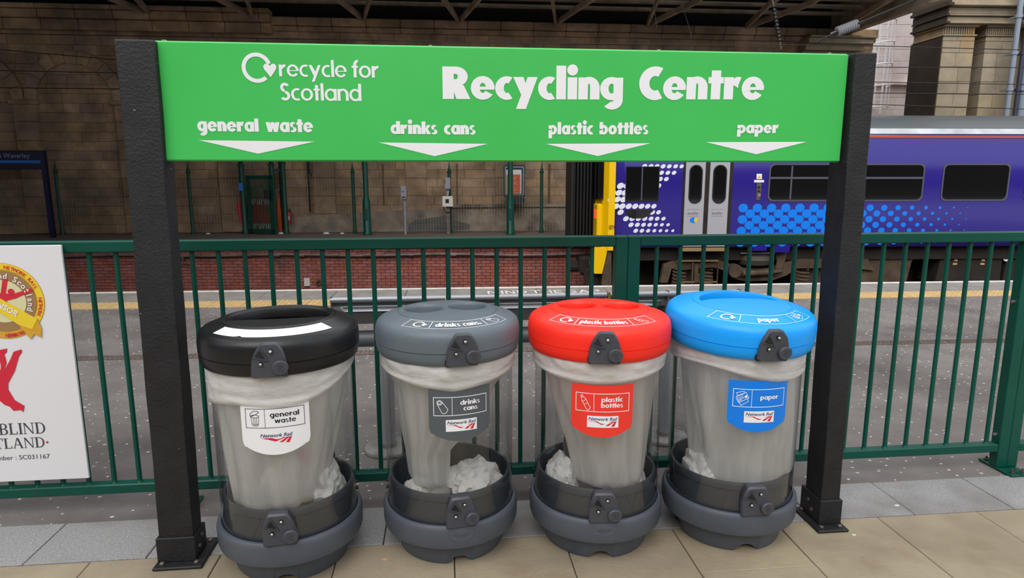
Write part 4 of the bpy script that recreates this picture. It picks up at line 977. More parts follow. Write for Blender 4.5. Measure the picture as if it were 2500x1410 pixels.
    for i, w_ in enumerate(B['words']):
        x0, x1 = wsz[w_]; yb = (.315 if i == 0 else .425) if len(B['words']) == 2 else .36
        pls = fit(word(w_, wt, .1 if bi == 0 else .06, 1.42), x0, x1, 0, .062)
        MB().shape(pls, lambda u, v: SP(u, yb - v, .0007)).build('sticker_lettering', ink, st)
    MB().shape([[(.12 + u * .2, .48 - v * .28) for u, v in p_] for p_ in ICON[B['key']]], lambda u, v: SP(u, v, .0007)).build('sticker_icon', ink, st)
    if bi:
        b = MB()
        for k in range(12): u0, u1 = .263 + .494 * k / 12, .263 + .494 * (k + 1) / 12; b.add([SP(u0, .588, .0006), SP(u0, .81, .0006), SP(u1, .81, .0006), SP(u1, .588, .0006)], [(0, 1, 2, 3)])
        b.build('logo_panel', M['white_vinyl'], st)
    dv = .0 if bi else .0
    MB().shape(fit(sans('Network Rail', .012, .25), .285, .74, 0, .062), lambda u, v: SP(u, .672 - v + dv, .0012)).build('logo_lettering', M['navy_print'], st)
    red = [[(.29, .69), (.4, .69), (.5, .755)], [(.4, .69), (.655, .69), (.5, .755)], [(.665, .69), (.705, .69), (.6, .775), (.55, .77)], [(.705, .69), (.73, .685), (.69, .79), (.64, .785)]]
    MB().shape(red, lambda u, v: SP(u, v, .0012)).build('logo_stripes', M['red_print'], st)

    # ---- the liner
    bg_ = thing('bin_liner', ['milky clear bin liner hanging in the black-lidded bin', 'milky clear bin liner twisted to a point in the grey-lidded bin', 'milky clear bin liner tapering in the red-lidded bin', 'milky clear bin liner hanging wide in the blue-lidded bin'][bi], 'bin liner', (cx, cy, .2), group='bin liners in the recycling bins')
    ofs = Matrix.Translation((0, 0, -.2)); n = 120; rings = []
    lv = []
    for (py, xl, xr) in BAGDEF[bi]:
        a_, b_ = at(xl, py, cy), at(xr, py, cy); lv.append((a_.z, a_.x - cx, b_.x - cx))
    lv = [(.97, -.262, .262), (.9, -.262, .262)] + [q for q in lv if q[0] < .88]
    lz = lv[-1]; lv.append((max(.26, lz[0] - .06), lz[1] * .9 + lz[2] * .1, lz[2] * .9 + lz[1] * .1)); lv.append((.215, lz[1] * .6 + lz[2] * .4, lz[2] * .6 + lz[1] * .4))
    lv.sort(key=lambda q: -q[0])
    def interp(z):
        for k in range(len(lv) - 1):
            if lv[k][0] >= z >= lv[k + 1][0]:
                f = (lv[k][0] - z) / max(1e-6, lv[k][0] - lv[k + 1][0]); f = f * f * (3 - 2 * f) if False else f
                return [lv[k][i] + (lv[k + 1][i] - lv[k][i]) * f for i in (1, 2)]
        return lv[-1][1:]
    K = 34
    for k in range(K + 1):
        z = .97 + (.215 - .97) * k / K; l_, r_ = interp(z); hwd = (r_ - l_) / 2; mx = (l_ + r_) / 2
        hd = min(.255, max(.6 * hwd + .08, .07)) if z > .3 else min(.2, hwd * .8 + .02); wav = min(1, max(0, (.93 - z) / .4))
        ring = []
        for i in range(n):
            a = 2 * PI * i / n
            fz = (abs(sin(a * 4.5 + bi * 2 + z * 2.5)) * 2 - 1) * .55 + (abs(sin(a * 8 + bi + 1.5 * z)) * 2 - 1) * .35 + sin(a * 19 + 4 * z) * .1
            nz = noise.noise(Vector((cos(a) * 2 + bi * 5, sin(a) * 2, z * 2.2))) * .6
            s_ = 1 + wav * (.07 * fz + .08 * nz)
            x = mx + hwd * s_ * cos(a); y = hd * s_ * sin(a); q = math.hypot(x, y)
            lim = .276 if z > .345 else .247
            if q > lim: x *= lim / q; y *= lim / q
            ring.append((x, y, z))
        rings.append(ring)
    b = MB(); b.loft(rings, False, True); b.build('sack', M['bag'], bg_, smooth=180, xf=ofs)
    # folded collar outside the drum
    rings = []; K = 12; n = 160
    depth = {0: lambda d: .105 - .05 * sin(d - .6) + .02 * sin(3 * d), 1: lambda d: .115 - .065 * abs(sin((d) / 2 + .05)) * 1.15 if True else 0, 2: lambda d: .085 + .012 * cos(2 * d + .5), 3: lambda d: .09 + .03 * sin(d) + .012 * sin(3 * d + 1)}[bi]
    for k in range(K + 1):
        ring = []
        for i in range(n):
            a = 2 * PI * i / n; d = (a + PI) % (2 * PI) - PI
            dep = depth(d - ca if bi == 1 else d); f = k / K; z = .915 - (dep + .015) * f
            fold = noise.noise(Vector((cos(a) * 3.5 + 3 * bi, sin(a) * 3.5, z * 16 + a * 2))) * .009 + noise.noise(Vector((cos(a) * 7, sin(a) * 7 + bi, z * 30 + a * 3))) * .004 + .004 * abs(sin(a * 2 + z * 45 + bi))
            r = .2865 + .005 * sin(PI * f) + (.0045 if k in (K - 1, K - 2) else 0) + fold * sin(PI * min(1, f * 1.2 + .1)) if k < K else .2835
            ring.append((max(r, .2832) * sin(a), -max(r, .2832) * cos(a), z))
        rings.append(ring)
    b = MB(); b.loft(rings, False, False); b.build('collar', M['bag_fold'], bg_, smooth=180, xf=ofs)

def crumple(name, label, cat, cx, cy, z, rx, ry, rz_, m, seed, amp=.35, group=None, sub=4, rot=0):
    bmx = bmesh.new(); bmesh.ops.create_icosphere(bmx, subdivisions=sub, radius=1)
    for v in bmx.verts:
        d = v.co.normalized(); f = 1 + amp * (abs(noise.noise(d * 1.7 + Vector((seed, 0, 0)))) * 1.6 - .35) + amp * .5 * abs(noise.noise(d * 4.3 + Vector((0, seed, 0)))) + amp * .1 * noise.noise(d * 10 + Vector((0, 0, seed)))
        zc_ = d.z * f
        v.co = Vector((d.x * f * rx, d.y * f * ry, max(zc_, -.75) * rz_ + .75 * rz_))
    me = bpy.data.meshes.new(name); bmx.to_mesh(me); bmx.free(); me.materials.append(m)
    me.polygons.foreach_set('use_smooth', [True] * len(me.polygons)); me.set_sharp_from_angle(angle=R(28))
    o = bpy.data.objects.new(name, me); C.objects.link(o); o.matrix_world = FR(YAW) @ Matrix.Translation((cx, cy, z)) @ Matrix.Rotation(rot, 4, 'Z')
    return tag(o, label, cat, group)
G_ = 'folded spare bags in the bin bases'
def inb(i, dx, dy): c_ = BINS[i]['c']; return c_[0] + dx, c_[1] + dy
x, y = inb(0, .14, .03); crumple('folded_bag', 'folded white bag lying in the base of the black-lidded bin', 'bag', x, y, .197, .085, .14, .115, M['bag_pile'], 3, .3, G_, rot=.3)
x, y = inb(1, .11, -.03); crumple('folded_bag', 'folded white bag at the right inside the grey-lidded bin', 'bag', x, y, .197, .115, .12, .10, M['bag_pile'], 8, .3, G_)
x, y = inb(1, -.15, -.07); crumple('folded_bag', 'small folded white bag at the left inside the grey-lidded bin', 'bag', x, y, .197, .06, .08, .065, M['bag_pile'], 11, .3, G_)
x, y = inb(2, -.16, .0); crumple('folded_bag', 'folded white bag at the left inside the red-lidded bin', 'bag', x, y, .197, .07, .12, .10, M['bag_pile'], 15, .3, G_)
x, y = inb(2, .165, -.04); crumple('folded_bag', 'small white bag corner at the right inside the red-lidded bin', 'bag', x, y, .197, .055, .09, .07, M['bag_pile'], 19, .3, G_)
x, y = inb(3, -.16, -.02); crumple('folded_bag', 'folded white bag at the left inside the blue-lidded bin', 'bag', x, y, .197, .06, .13, .10, M['bag_pile'], 23, .3, G_)
for i, (dx, dy, z, s_, m, lb) in enumerate(((.0, -.03, .26, .075, 'litter', 'crumpled white paper low in the black-lidded bin'), (.02, -.02, .36, .06, 'litter', 'crumpled white paper above the heap in the black-lidded bin'), (-.06, -.02, .3, .055, 'litter', 'crumpled paper cup at the left in the black-lidded bin'), (.075, -.02, .42, .035, 'pink', 'pink wrapper showing through the black-lidded bin liner'), (.05, -.06, .245, .035, 'tan', 'tan wrapper at the bottom of the black-lidded bin liner'))):
    x, y = inb(0, dx, dy); crumple('litter_item', lb, 'litter', x, y, z, s_, s_ * .8, s_, M[m], 30 + i, .3, None, 3)

# ================================================================ PERCH SEAT behind the railing
pc_ = thing('perch_seat', 'long slatted steel perch seat on two posts behind the bins', 'bench', (-.36, 3.8, 0))
ox, oy = -.36, 3.8
X0, X1 = -.64 - ox, 1.75 - ox
segs = [(X0, .0 - ox + .0), (.02 - ox, .935 - ox), (.955 - ox, X1)]
for (a_, b_) in segs:
    MB().tube([(a_, 3.68 - oy, .945), (b_, 3.68 - oy, .945)], .0165, 12).build('top_rail', M['perch_steel'], pc_, smooth=True)
    MB().box(a_, b_, 3.70 - oy, 3.712 - oy, .905, .935).build('back_plate', M['perch_dark'], pc_)
for (a_, b_) in ((X0 + .05, 1.31 - ox), (1.36 - ox, X1)):
    for (y, z) in ((3.80, .883), (3.90, .833), (4.0, .791), (4.09, .753)):
        MB().box(a_, b_, y - oy - .02, y - oy + .02, z - .01, z + .008, .004).build('slat', M['perch_steel'], pc_)
b = MB(); b.loft([[(X0 + .02, 3.72 - oy, .86), (X1 - .02, 3.72 - oy, .86), (X1 - .02, 4.1 - oy, .71), (X0 + .02, 4.1 - oy, .71)], [(X0 + .02, 3.72 - oy, .868), (X1 - .02, 3.72 - oy, .868), (X1 - .02, 4.1 - oy, .718), (X0 + .02, 4.1 - oy, .718)]]); b.build('seat_pan', M['latch'], pc_)
for xx in (.01 - ox, .945 - ox):
    MB().box(xx - .007, xx + .007, 3.655 - oy, 3.70 - oy, .9, .965).build('divider', M['brass'], pc_)
for xx in (X0, .3 - ox, 1.3 - ox, X1 - .01):
    b = MB(); b.prism([(3.67 - oy, .965), (3.70 - oy, .965), (4.12 - oy, .775), (4.12 - oy, .73), (3.95 - oy, .70), (3.67 - oy, .86)], xx, xx + .008, 'x'); b.build('end_bracket', M['perch_dark'], pc_)
MB().tube([(X0 + .06, 3.8 - oy, .69), (X1 - .05, 3.8 - oy, .69)], .048, 20).build('beam', M['perch_dark'], pc_, smooth=True)
for xx in (0.0, 1.36 - ox):
    o = MB().lathe([(.048, .02), (.048, .66)], 24, xx, 0).build('leg', M['perch_steel'], pc_, smooth=True)
    MB().lathe([(0, 0), (.145, 0), (.145, .012), (.14, .018), (.05, .024), (.05, .05), (.048, .05)], 40, xx, 0).build('base_disc', M['base_disc'], o, smooth=40)
for xx in (.25 - ox, .75 - ox, 1.6 - ox, -.2 - ox):
    MB().box(xx - .02, xx + .02, 3.76 - oy, 3.86 - oy, .7, .86, .006).build('bracket', M['perch_dark'], pc_)
# small litter on the ground
for (px, py, s_, lb) in ((2190, 1060 + 0, 0, ''),):
    pass
for (px, py, r_, nm, lb, m) in ((940, 1366, .012, 'dry_leaf', 'small tan leaf on the sandstone paving between the black and grey bins', 'tan'), (2085, 1306, .009, 'litter_scrap', 'white scrap on the paving right of the right sign post', 'litter'), (2190, 1234, .012, 'litter_scrap', 'white scrap on the granite slab right of the right post', 'litter')):
    q = gnd(px, py); b = MB(); pts = [(r_ * (1 + .35 * sin(3 * a)) * cos(a), r_ * .6 * sin(a)) for a in [2 * PI * k / 9 for k in range(9)]]
    b.prism(pts, .0005, .003, 'z'); o = b.build(nm, M[m]); place(o, YAW, (q.x, q.y, 0)); tag(o, lb, 'leaf' if nm == 'dry_leaf' else 'litter')
# ================================================================ THE TRAIN
YT = 13.1; XT = 2.05
tr = thing('train', 'dark blue passenger train with a yellow front standing at the far track', 'train', (XT, YT, -1.08), A_TRAIN)
TX = Matrix.Translation((-XT, -YT, 1.08))
def T(px, py, Y=YT): return at(px, py, Y, A_TRAIN)
XB = T(1486, 480).x; XE = 26.0; BW = 2.7
zs, zo, zr = .14, T(2300, 334).z, T(2300, 313).z
def sect(x, w=0.0):
    side = [(0, zs + .08), (.0, 1.3), (.0, zo - .02)]
    roof_ = [(.03, zo + .05), (.10, zr + .02), (.28, zr + .14), (.6, zr + .27), (1.0, zr + .33), (1.35, zr + .34)]
    lower = [(.06, zs)]
    half = lower + side + roof_
    full = half + [(BW - y, z) for y, z in reversed(half[:-1])]
    return [(x, YT + y + (w if y < BW / 2 else -w), z) for y, z in full]
b = MB(); b.loft([sect(XB + .12, .09), sect(XB + .3, .0), sect(XE)], True, True)
body = b.build('body_shell', [M['train_blue']], tr, xf=TX)
nv = len(sect(0)); 
body.data.materials.append(M['train_roof'])
for p_ in body.data.polygons:
    zc_ = sum(body.data.vertices[i].co.z for i in p_.vertices) / len(p_.vertices) - 1.08
    if zc_ > zo + .02 and len(p_.vertices) == 4: p_.material_index = 1
body.data.polygons.foreach_set('use_smooth', [True] * len(body.data.polygons)); body.data.set_sharp_from_angle(angle=R(25))
MB().box(XB + .3, XE, YT - .012, YT + .02, zo - .02, zo + .018).build('orange_line', M['train_orange'], tr, xf=TX)
b = MB(); b.add([(XB + .3, YT + .018, zo + .06), (XE, YT + .018, zo + .06), (XE, YT + .09, zr - .0), (XB + .3, YT + .09, zr - .0)], [(0, 1, 2, 3)]); b.build('roof_band', M['train_band'], tr, xf=TX)
def rrect(x0, x1, z0, z1, r, n=6):
    o = []
    for cx, cz, a in ((x1 - r, z1 - r, 0), (x0 + r, z1 - r, 90), (x0 + r, z0 + r, 180), (x1 - r, z0 + r, 270)):
        o += [(cx + r * cos(R(a + 90 * k / n)), cz + r * sin(R(a + 90 * k / n))) for k in range(n + 1)]
    return o
def inset(poly, d):
    cx = (min(p_[0] for p_ in poly) + max(p_[0] for p_ in poly)) / 2; cz = (min(p_[1] for p_ in poly) + max(p_[1] for p_ in poly)) / 2
    hw = max(p_[0] for p_ in poly) - cx; hz = max(p_[1] for p_ in poly) - cz
    return [(cx + (u - cx) * (hw - d) / hw, cz + (v - cz) * (hz - d) / hz) for u, v in poly]
def window(x0, x1, z0, z1, r, par, name='window', fr=.03, m='window_seal', y=YT, split=None):
    pl_ = rrect(x0, x1, z0, z1, r); f = MB()
    f.loft([[(u, y, v) for u, v in pl_], [(u, y - .012, v) for u, v in pl_], [(u, y - .012, v) for u, v in inset(pl_, fr)], [(u, y + .0, v) for u, v in inset(pl_, fr)]], False, False)
    o = f.build(name, M[m], par, xf=TX, smooth=30)
    g_ = MB(); g_.add([(u, y - .004, v) for u, v in inset(pl_, fr * .9)], [tuple(range(len(pl_)))]); g_.build('window_pane', M['window_glass'], o, xf=TX)
    if split:
        MB().box(x0 + fr, x1 - fr, y - .016, y - .004, split - .02, split + .02).build('window_bar', M['window_seal'], o, xf=TX)
    return o
def WX(px): return T(px, 490).x
w1 = window(WX(1873), WX(2250), T(2000, 491).z, T(2000, 399).z, .1, tr, split=T(2200, 434).z)
MB().box(WX(1926), WX(1930), YT - .014, YT - .004, T(2000, 490).z + .03, T(2000, 401).z - .03).build('window_divider', M['window_seal'], w1, xf=TX)
window(WX(2294), WX(2457), T(2350, 490).z, T(2350, 399).z, .1, tr)
window(WX(2496), WX(2496) + 1.45, T(2350, 490).z, T(2350, 399).z, .1, tr)
for k in range(6): window(WX(2496) + 2.1 + k * 2.1, WX(2496) + 3.55 + k * 2.1, T(2350, 490).z, T(2350, 399).z, .1, tr)
cw_ = window(T(1527, 450).x, T(1609, 450).x, T(1560, 491).z, T(1560, 406).z, .012, tr, 'cab_window', .015, 'dark')
MB().box(T(1567, 450).x - .012, T(1567, 450).x + .012, YT - .012, YT - .004, T(1560, 489).z, T(1560, 408).z).build('cab_window_bar', M['window_seal'], cw_, xf=TX)
pts = [T(*q) for q in ((1527, 512), (1597, 512), (1582, 526), (1572, 532), (1545, 533), (1534, 528), (1528, 520))]
MB().prism([(q.x, q.z) for q in pts], YT - .008, YT).build('lower_cab_pane', M['window_glass'], tr, xf=TX)
# doors
zt, zb = 2.08, .16
for i, (pa, pb_, wa, wb) in enumerate(((1671, 1719, 1681, 1713.5), (1730, 1778, 1739, 1772.5))):
    xa, xb = T(pa, 480).x, T(pb_, 480).x
    d_ = MB().box(xa, xb, YT - .02, YT + .01, zb, zt, .01).build('door', M['door_grey'], tr, xf=TX)
    window(T(wa, 450).x, T(wb, 450).x, T(1700, 496.5).z, T(1700, 402).z, (T(wb, 450).x - T(wa, 450).x) / 2 * .98, d_, 'door_window', .022, 'dark', YT - .018)
    cx = (xa + xb) / 2 - .02; z = T(1700, 523).z
    MB().shape(fit(sans('abellio', .01), cx - .11, cx + .11, z, .055), lambda u, v: (u, YT - .0215, v)).build('operator_lettering', M['pipe'], d_, xf=TX)
    MB().shape(line([(cx - .12, z + .1), (cx + .12, z + .1)], .005) + line([(cx - .12, z - .035), (cx + .12, z - .035)], .005), lambda u, v: (u, YT - .0215, v)).build('operator_lines', M['pipe'], d_, xf=TX)
    if i == 0:
        z = T(1693, 537).z; x = T(1692, 537).x
        MB().shape([ell(x, z, .075, .06)], lambda u, v: (u, YT - .0215, v)).build('door_sticker', M['dot_blue'], d_, xf=TX)
        MB().shape([ell(x + .05, z, .035, .05)], lambda u, v: (u, YT - .0222, v)).build('door_sticker_spot', M['train_yellow'], d_, xf=TX)
for pa, pb_ in ((1666, 1671), (1719, 1730), (1778, 1786)):
    MB().box(T(pa, 480).x, T(pb_, 480).x, YT - .014, YT, zb, zt).build('door_pillar', M['under_dark'], tr, xf=TX)
MB().box(T(1660, 600).x, T(1776, 600).x, YT - .1, YT + .05, T(1700, 608).z - .03, T(1700, 604).z).build('door_step', M['brass'], tr, xf=TX)
# dots of the livery (flat print)
def disc_mesh(name, m, sk):
    me = bpy.data.meshes.new(name); me.from_pydata([(cos(a) + sk * sin(a), 0, .9 * sin(a)) for a in [2 * PI * k / 20 for k in range(20)]], [], [tuple(range(20))]); me.materials.append(M[m]); return me
def dots(rows, m, name, sk=0.0):
    me = disc_mesh(name, m, sk)
    for (x, z, r) in rows:
        o = bpy.data.objects.new(name, me); C.objects.link(o); o.parent = tr; o.location = (x - XT, -.0025, z + 1.08); o.scale = (r, 1, r)
Wd = []
for Y_, xs_, r0, r1 in ((92, (620, 675, 728, 782, 836, 891, 944), 22, 18), (148, (768, 823, 877), 20, 19), (203, (757, 810), 21, 20), (262, (410, 465, 740), 29, 24), (322, (340, 397, 450), 29, 28),
                        (380, (327, 384, 438), 28, 28), (440, (370, 425, 482, 538, 593, 647, 701), 28, 22), (492, (411, 687, 742), 26, 20), (548, (458, 512, 567, 622, 676, 730, 785), 24, 18),
                        (601, (502, 557, 611, 664, 718, 771, 825), 22, 15), (653, (543, 597, 651, 705, 758, 812, 866), 20, 13), (703, (590, 642, 696, 750), 18, 12)):
    for i, X_ in enumerate(xs_): Wd.append((1400 + .28 * X_, 380 + .28 * Y_, .28 * (r0 + (r1 - r0) * i / max(1, len(xs_) - 1))))
dots([(T(px, py).x, T(px, py).z, r / FPX * 13.4) for px, py, r in Wd], 'dot_white', 'white_livery_dot', .28)
Bd = []
for i, (x0, y0) in enumerate(((1814.4, 507.5), (1831.2, 521.5), (1812.2, 535.5), (1829, 549.5), (1809.5, 563.5), (1826.5, 577.5), (1807, 591.5))):
    a_ = T(x0, y0)
    for k in range(17):
        x = a_.x + .2905 * k + .0; q = at(1250, 705, 1)  # local spacing along the side
        px = x0 + (k * 35.5 - k * k * .12); r = 11.6 if px < 2040 else max(0, 11.6 - (px - 2040) * 9.6 / 300)
        if r > 1.5: Bd.append((x, a_.z, r / FPX * 13.4))
dots(Bd, 'dot_blue', 'blue_livery_dot')
# notices and door control
def flat(pxy, m, name, y=YT - .003):
    q = [T(*p_) for p_ in pxy]; return MB().add([(v.x, y, v.z) for v in q], [tuple(range(len(q)))]).build(name, M[m], tr, xf=TX)
flat(((1847, 437), (1860, 437), (1860, 424), (1847, 424)), 'white_vinyl', 'warning_notice')
flat(((1848.5, 435.5), (1858.5, 435.5), (1853.5, 427)), 'train_yellow', 'warning_triangle', YT - .0035)
flat(((1841, 445), (1865, 445), (1865, 439), (1841, 439)), 'white_vinyl', 'small_notice')
q0, q1 = T(1845, 488), T(1859, 446.5)
pn = MB().box(q0.x, q1.x, YT - .012, YT, q0.z, q1.z, .004).build('door_control', M['old_steel'], tr, xf=TX)
for py, r in ((457, .022), (466, .02), (476, .035)):
    q = T(1852, py); MB().tube([(q.x, YT - .01, q.z), (q.x, YT - .028, q.z)], r, 14).build('button', M['steel' if r > .03 else 'dark'], pn, xf=TX)
# yellow front, lamp cluster, gangway, coupler
b = MB(); xf0, xf1 = T(1456, 480).x, XB + .32
zl = zs - .05
prof_ = lambda y, z0=zl, z1=zo: [(xf1, y, z0), (XB + .13, y, z0), (XB + .02, y, z0 + .25), (XB + .02, y, 1.6), (XB + .14, y, z1), (xf1, y, z1)]
b.loft([[(x, YT + .0 - .004, z) for x, _, z in prof_(0)], [(x - .08 if x < xf1 - .01 else x, YT + .16, z) for x, _, z in prof_(0)]], True, True)
b.cur = 0
MB().loft([[(XB + .13, YT - .006, z0), (XB + .0, YT - .006, z0), (XB - .1, YT + .18, z0), (XB - .13, YT + BW / 2, z0), (XB - .1, YT + BW - .18, z0), (XB + .13, YT + BW, z0)] for z0 in (zl, .9, 1.6, zo)]).build('front_end', M['train_yellow'], tr, xf=TX)
gx = T(1398, 480, YT + 1.0).x
g_ = MB()
n = 7
for k in range(n):
    xk = gx + (XB - .1 - gx) * k / n; g_.box(xk, xk + (XB - .1 - gx) / n - .02, YT + .9, YT + 1.8, .1, 2.25, .03)
g_.box(gx - .05, gx, YT + .86, YT + 1.84, .05, 2.3)
g_.build('gangway_bellows', M['dark'], tr, xf=TX)
MB().box(XB - .17, XB - .09, YT + .12, YT + .92, 1.12, 2.3).build('front_window', M['window_glass'], tr, xf=TX)
q = T(1462, 525, YT + .35)
lc = MB().box(XB - .2, XB - .08, YT + .16, YT + .6, q.z - .5, q.z + .24, .03).build('lamp_cluster', M['train_yellow'], tr, xf=TX)
em = bpy.data.materials.new('tail_lamp'); em.use_nodes = True; bs = em.node_tree.nodes['Principled BSDF']; bs.inputs['Base Color'].default_value = (.6, .01, 0, 1); bs.inputs['Emission Color'].default_value = (1, .05, .02, 1); bs.inputs['Emission Strength'].default_value = 1.2
MB().box(XB - .215, XB - .195, YT + .24, YT + .44, q.z - .06, q.z + .12, .01).build('tail_lamp', em, lc, xf=TX)
a_ = T(1452, 560, YT - .002); b_ = T(1466, 560, YT - .002)
MB().shape(fit(sans('158719', .01), XB + .015, XB + .13, a_.z, .09), lambda u, v: (u, YT - .012, v)).build('unit_number', M['black_print'], tr, xf=TX)
cp = MB(); a_ = T(1443, 655, YT + .9); cp.box(a_.x - .25, XB + .3, YT + .9, YT + 1.4, -.55, -.15, .05).tube([(a_.x - .5, YT + 1.2, -.4), (XB, YT + 1.2, -.4)], .12, 10)
cp.build('coupler', M['under_dark'], tr, xf=TX)
v = [(T(1447, 606), .0), (T(1484, 606), 0), (T(1477, 640), 0), (T(1470, 668), 0), (T(1452, 668), 0), (T(1444, 650), 0)]
MB().prism([(q[0].x, q[0].z) for q in v], YT + .02, YT + .3).build('front_skirt', M['train_yellow'], tr, xf=TX)
MB().prism([(T(*q).x, T(*q).z) for q in ((1477, 612), (1494, 614), (1494, 697), (1470, 697), (1472, 665))], YT + .05, YT + .2).build('step_plate', M['under'], tr, xf=TX)
q = T(1452, 676, YT + .3); MB().tube([(q.x, YT + .3, q.z), (q.x, YT + .42, q.z)], .22, 24).build('buffer_disc', M['under_dark'], tr, xf=TX)
# underframe, bogie
MB().box(XB + .35, XE, YT + .25, YT + BW - .25, -.15, zs).build('underframe', M['under_dark'], tr, xf=TX)
MB().box(XB + .5, XE, YT + 1.2, YT + 1.5, -1.0, -.1).build('centre_gear', M['under_dark'], tr, xf=TX)
YB = YT + .22
def UB(px, py, Y=None): q = at(px, py, Y or YB, A_TRAIN); return (q.x, q.z)
bog = thing_b = bpy.data.objects.new('bogie', None); C.objects.link(bog); bog.parent = tr
fr_poly = [UB(*q) for q in ((1621, 645), (1640, 637), (1660, 636), (1755, 634), (1775, 640), (1795, 650), (1825, 655), (1880, 655), (1920, 640), (1950, 632), (2020, 632), (2120, 632), (2135, 660), (2060, 652), (1945, 655), (1920, 672), (1885, 684), (1820, 686), (1790, 680), (1778, 665), (1755, 655), (1740, 652), (1655, 660), (1640, 655), (1630, 690), (1612, 690))]
MB().prism(fr_poly, YB, YB + .14).build('side_frame', M['under'], bog, xf=TX)
def spring(px, py0, py1, r):
    x, zt_ = UB(px, py0); _, zb_ = UB(px, py1); pts = []
    for k in range(61): a = 2 * PI * 4 * k / 60; pts.append((x + r * cos(a), YB + .02 + r * sin(a), zt_ + (zb_ - zt_) * k / 60))
    MB().tube(pts, .022, 6).build('coil_spring', M['under'], bog, xf=TX, smooth=True)
    MB().lathe([(0, 0), (r + .03, 0), (r + .03, .03), (0, .03)], 20, x, YB + .02).build('spring_seat', M['under'], bog, xf=TX @ Matrix.Translation((0, 0, zb_ - .03)))
for px in (1659, 1725, 1960): spring(px, 658, 692, .125)
for (xa, ya, xb, yb) in ((1687, 640, 1693, 694), (1749, 636, 1754, 694), (1653, 634, 1753, 638), (1660, 686, 1750, 689)):
    a_ = UB(xa, yb, YB - .08); b_ = UB(xb, ya, YB - .08); MB().box(min(a_[0], b_[0]), max(a_[0], b_[0]), YB - .1, YB - .06, min(a_[1], b_[1]), max(a_[1], b_[1])).build('step_frame', M['brass' if ya in (634, 686) else 'under'], bog, xf=TX)
a_ = UB(1700, 645, YB - .06); b_ = UB(1700, 688, YB - .06)
MB().tube([(a_[0], YB - .06, a_[1]), (a_[0], YB - .06, (a_[1] + b_[1]) / 2)], .05, 12).tube([(b_[0], YB - .06, (a_[1] + b_[1]) / 2), (b_[0], YB - .06, b_[1])], .065, 12).build('damper', M['under'], bog, xf=TX, smooth=40)
a_ = UB(1812, 668, YB - .1); b_ = UB(1885, 664, YB - .1)
MB().tube([(a_[0], YB - .1, a_[1]), (b_[0], YB - .1, b_[1])], .06, 12).tube([(b_[0], YB - .1, b_[1]), (b_[0] + .2, YB - .1, b_[1] + .02)], .035, 12).build('traction_rod', M['under'], bog, xf=TX, smooth=40)
a_ = UB(1793, 660); MB().tube([(a_[0], YB - .08, a_[1]), (a_[0], YB + .1, a_[1])], .14, 20).build('pivot', M['under'], bog, xf=TX)
a_ = UB(1840, 631, YB + .2); MB().lathe([(0, -.14), (.2, -.15), (.33, -.1), (.37, 0), (.33, .09), (.2, .13), (0, .13)], 28, a_[0], YB + .2).build('air_spring', M['airbag'], bog, xf=TX @ Matrix.Translation((0, 0, a_[1])), smooth=True)
MB().box(a_[0] - .38, a_[0] + .38, YB - .05, YB + .4, a_[1] + .13, a_[1] + .16).build('spring_plate', M['steel'], bog, xf=TX)
MB().prism([UB(*q, Y=YB - .06) for q in ((1893, 600), (1925, 600), (1916, 640), (1900, 672), (1890, 672), (1897, 640))], YB - .06, YB - .03).build('bracket_plate', M['under'], bog, xf=TX)
for pa, pb_ in ((1838, 1872), (1892, 1928)):
    MB().box(T(pa, 610).x, T(pb_, 610).x, YT - .0, YT + .1, T(1850, 612 if pa == 1838 else 616).z, .2).build('skirt_panel', M['train_blue'], tr, xf=TX)
for px in (1692, 1990):
    x, z = UB(px, 700, YT + .6)
    for y in (YT + .62, YT + 2.06): MB().lathe([(0, -.07), (.42, -.07), (.45, -.06), (.42, .06), (0, .07)], 32).build('wheel', M['rail'], bog, smooth=40, xf=TX @ Matrix.Translation((x, y, -.66)) @ Matrix.Rotation(PI / 2, 4, 'X'))
    MB().tube([(x, YT + .5, -.66), (x, YT + 2.2, -.66)], .08, 12).build('axle', M['rail'], bog, xf=TX)
# boxes hung under the floor further right
for poly, m, nm in ((((2118, 612), (2240, 612), (2225, 640), (2212, 690), (2100, 690)), 'under', 'equipment_box'), (((2302, 607), (2450, 607), (2440, 690), (2282, 690)), 'under_dark', 'engine_cover'), (((2462, 610), (2500, 610), (2500, 695), (2445, 695)), 'under_dark', 'end_box')):
    MB().prism([(T(*q, YT + .3).x, T(*q, YT + .3).z) for q in poly], YT + .3, YT + .9).build(nm, M[m], tr, xf=TX)
MB().box(T(2304, 610, YT + .28).x, T(2450, 610, YT + .28).x, YT + .27, YT + .3, T(2304, 615, YT + .28).z, T(2304, 607, YT + .28).z).build('cover_rail', M['under'], tr, xf=TX)
for px in (2333, 2400):
    q = T(px, 637, YT + .29); MB().prism([(q.x - .04, q.z), (q.x + .05, q.z), (q.x + .01, q.z + .08)], YT + .29, YT + .3).build('warning_mark', M['tan'], tr, xf=TX)
    MB().box(q.x - .05, q.x + .04, YT + .29, YT + .3, q.z - .08, q.z - .04).build('warning_mark', M['tan'], tr, xf=TX)
q = T(2458, 625, YT + .28); MB().shape([[(q.x + u * .09, q.z + v * .11) for u, v in p_] for p_ in arc(0, 0, 1, 1, .45, 50, 310)], lambda u, v: (u, YT + .28, v)).build('letter_mark', M['white_vinyl'], tr, xf=TX)

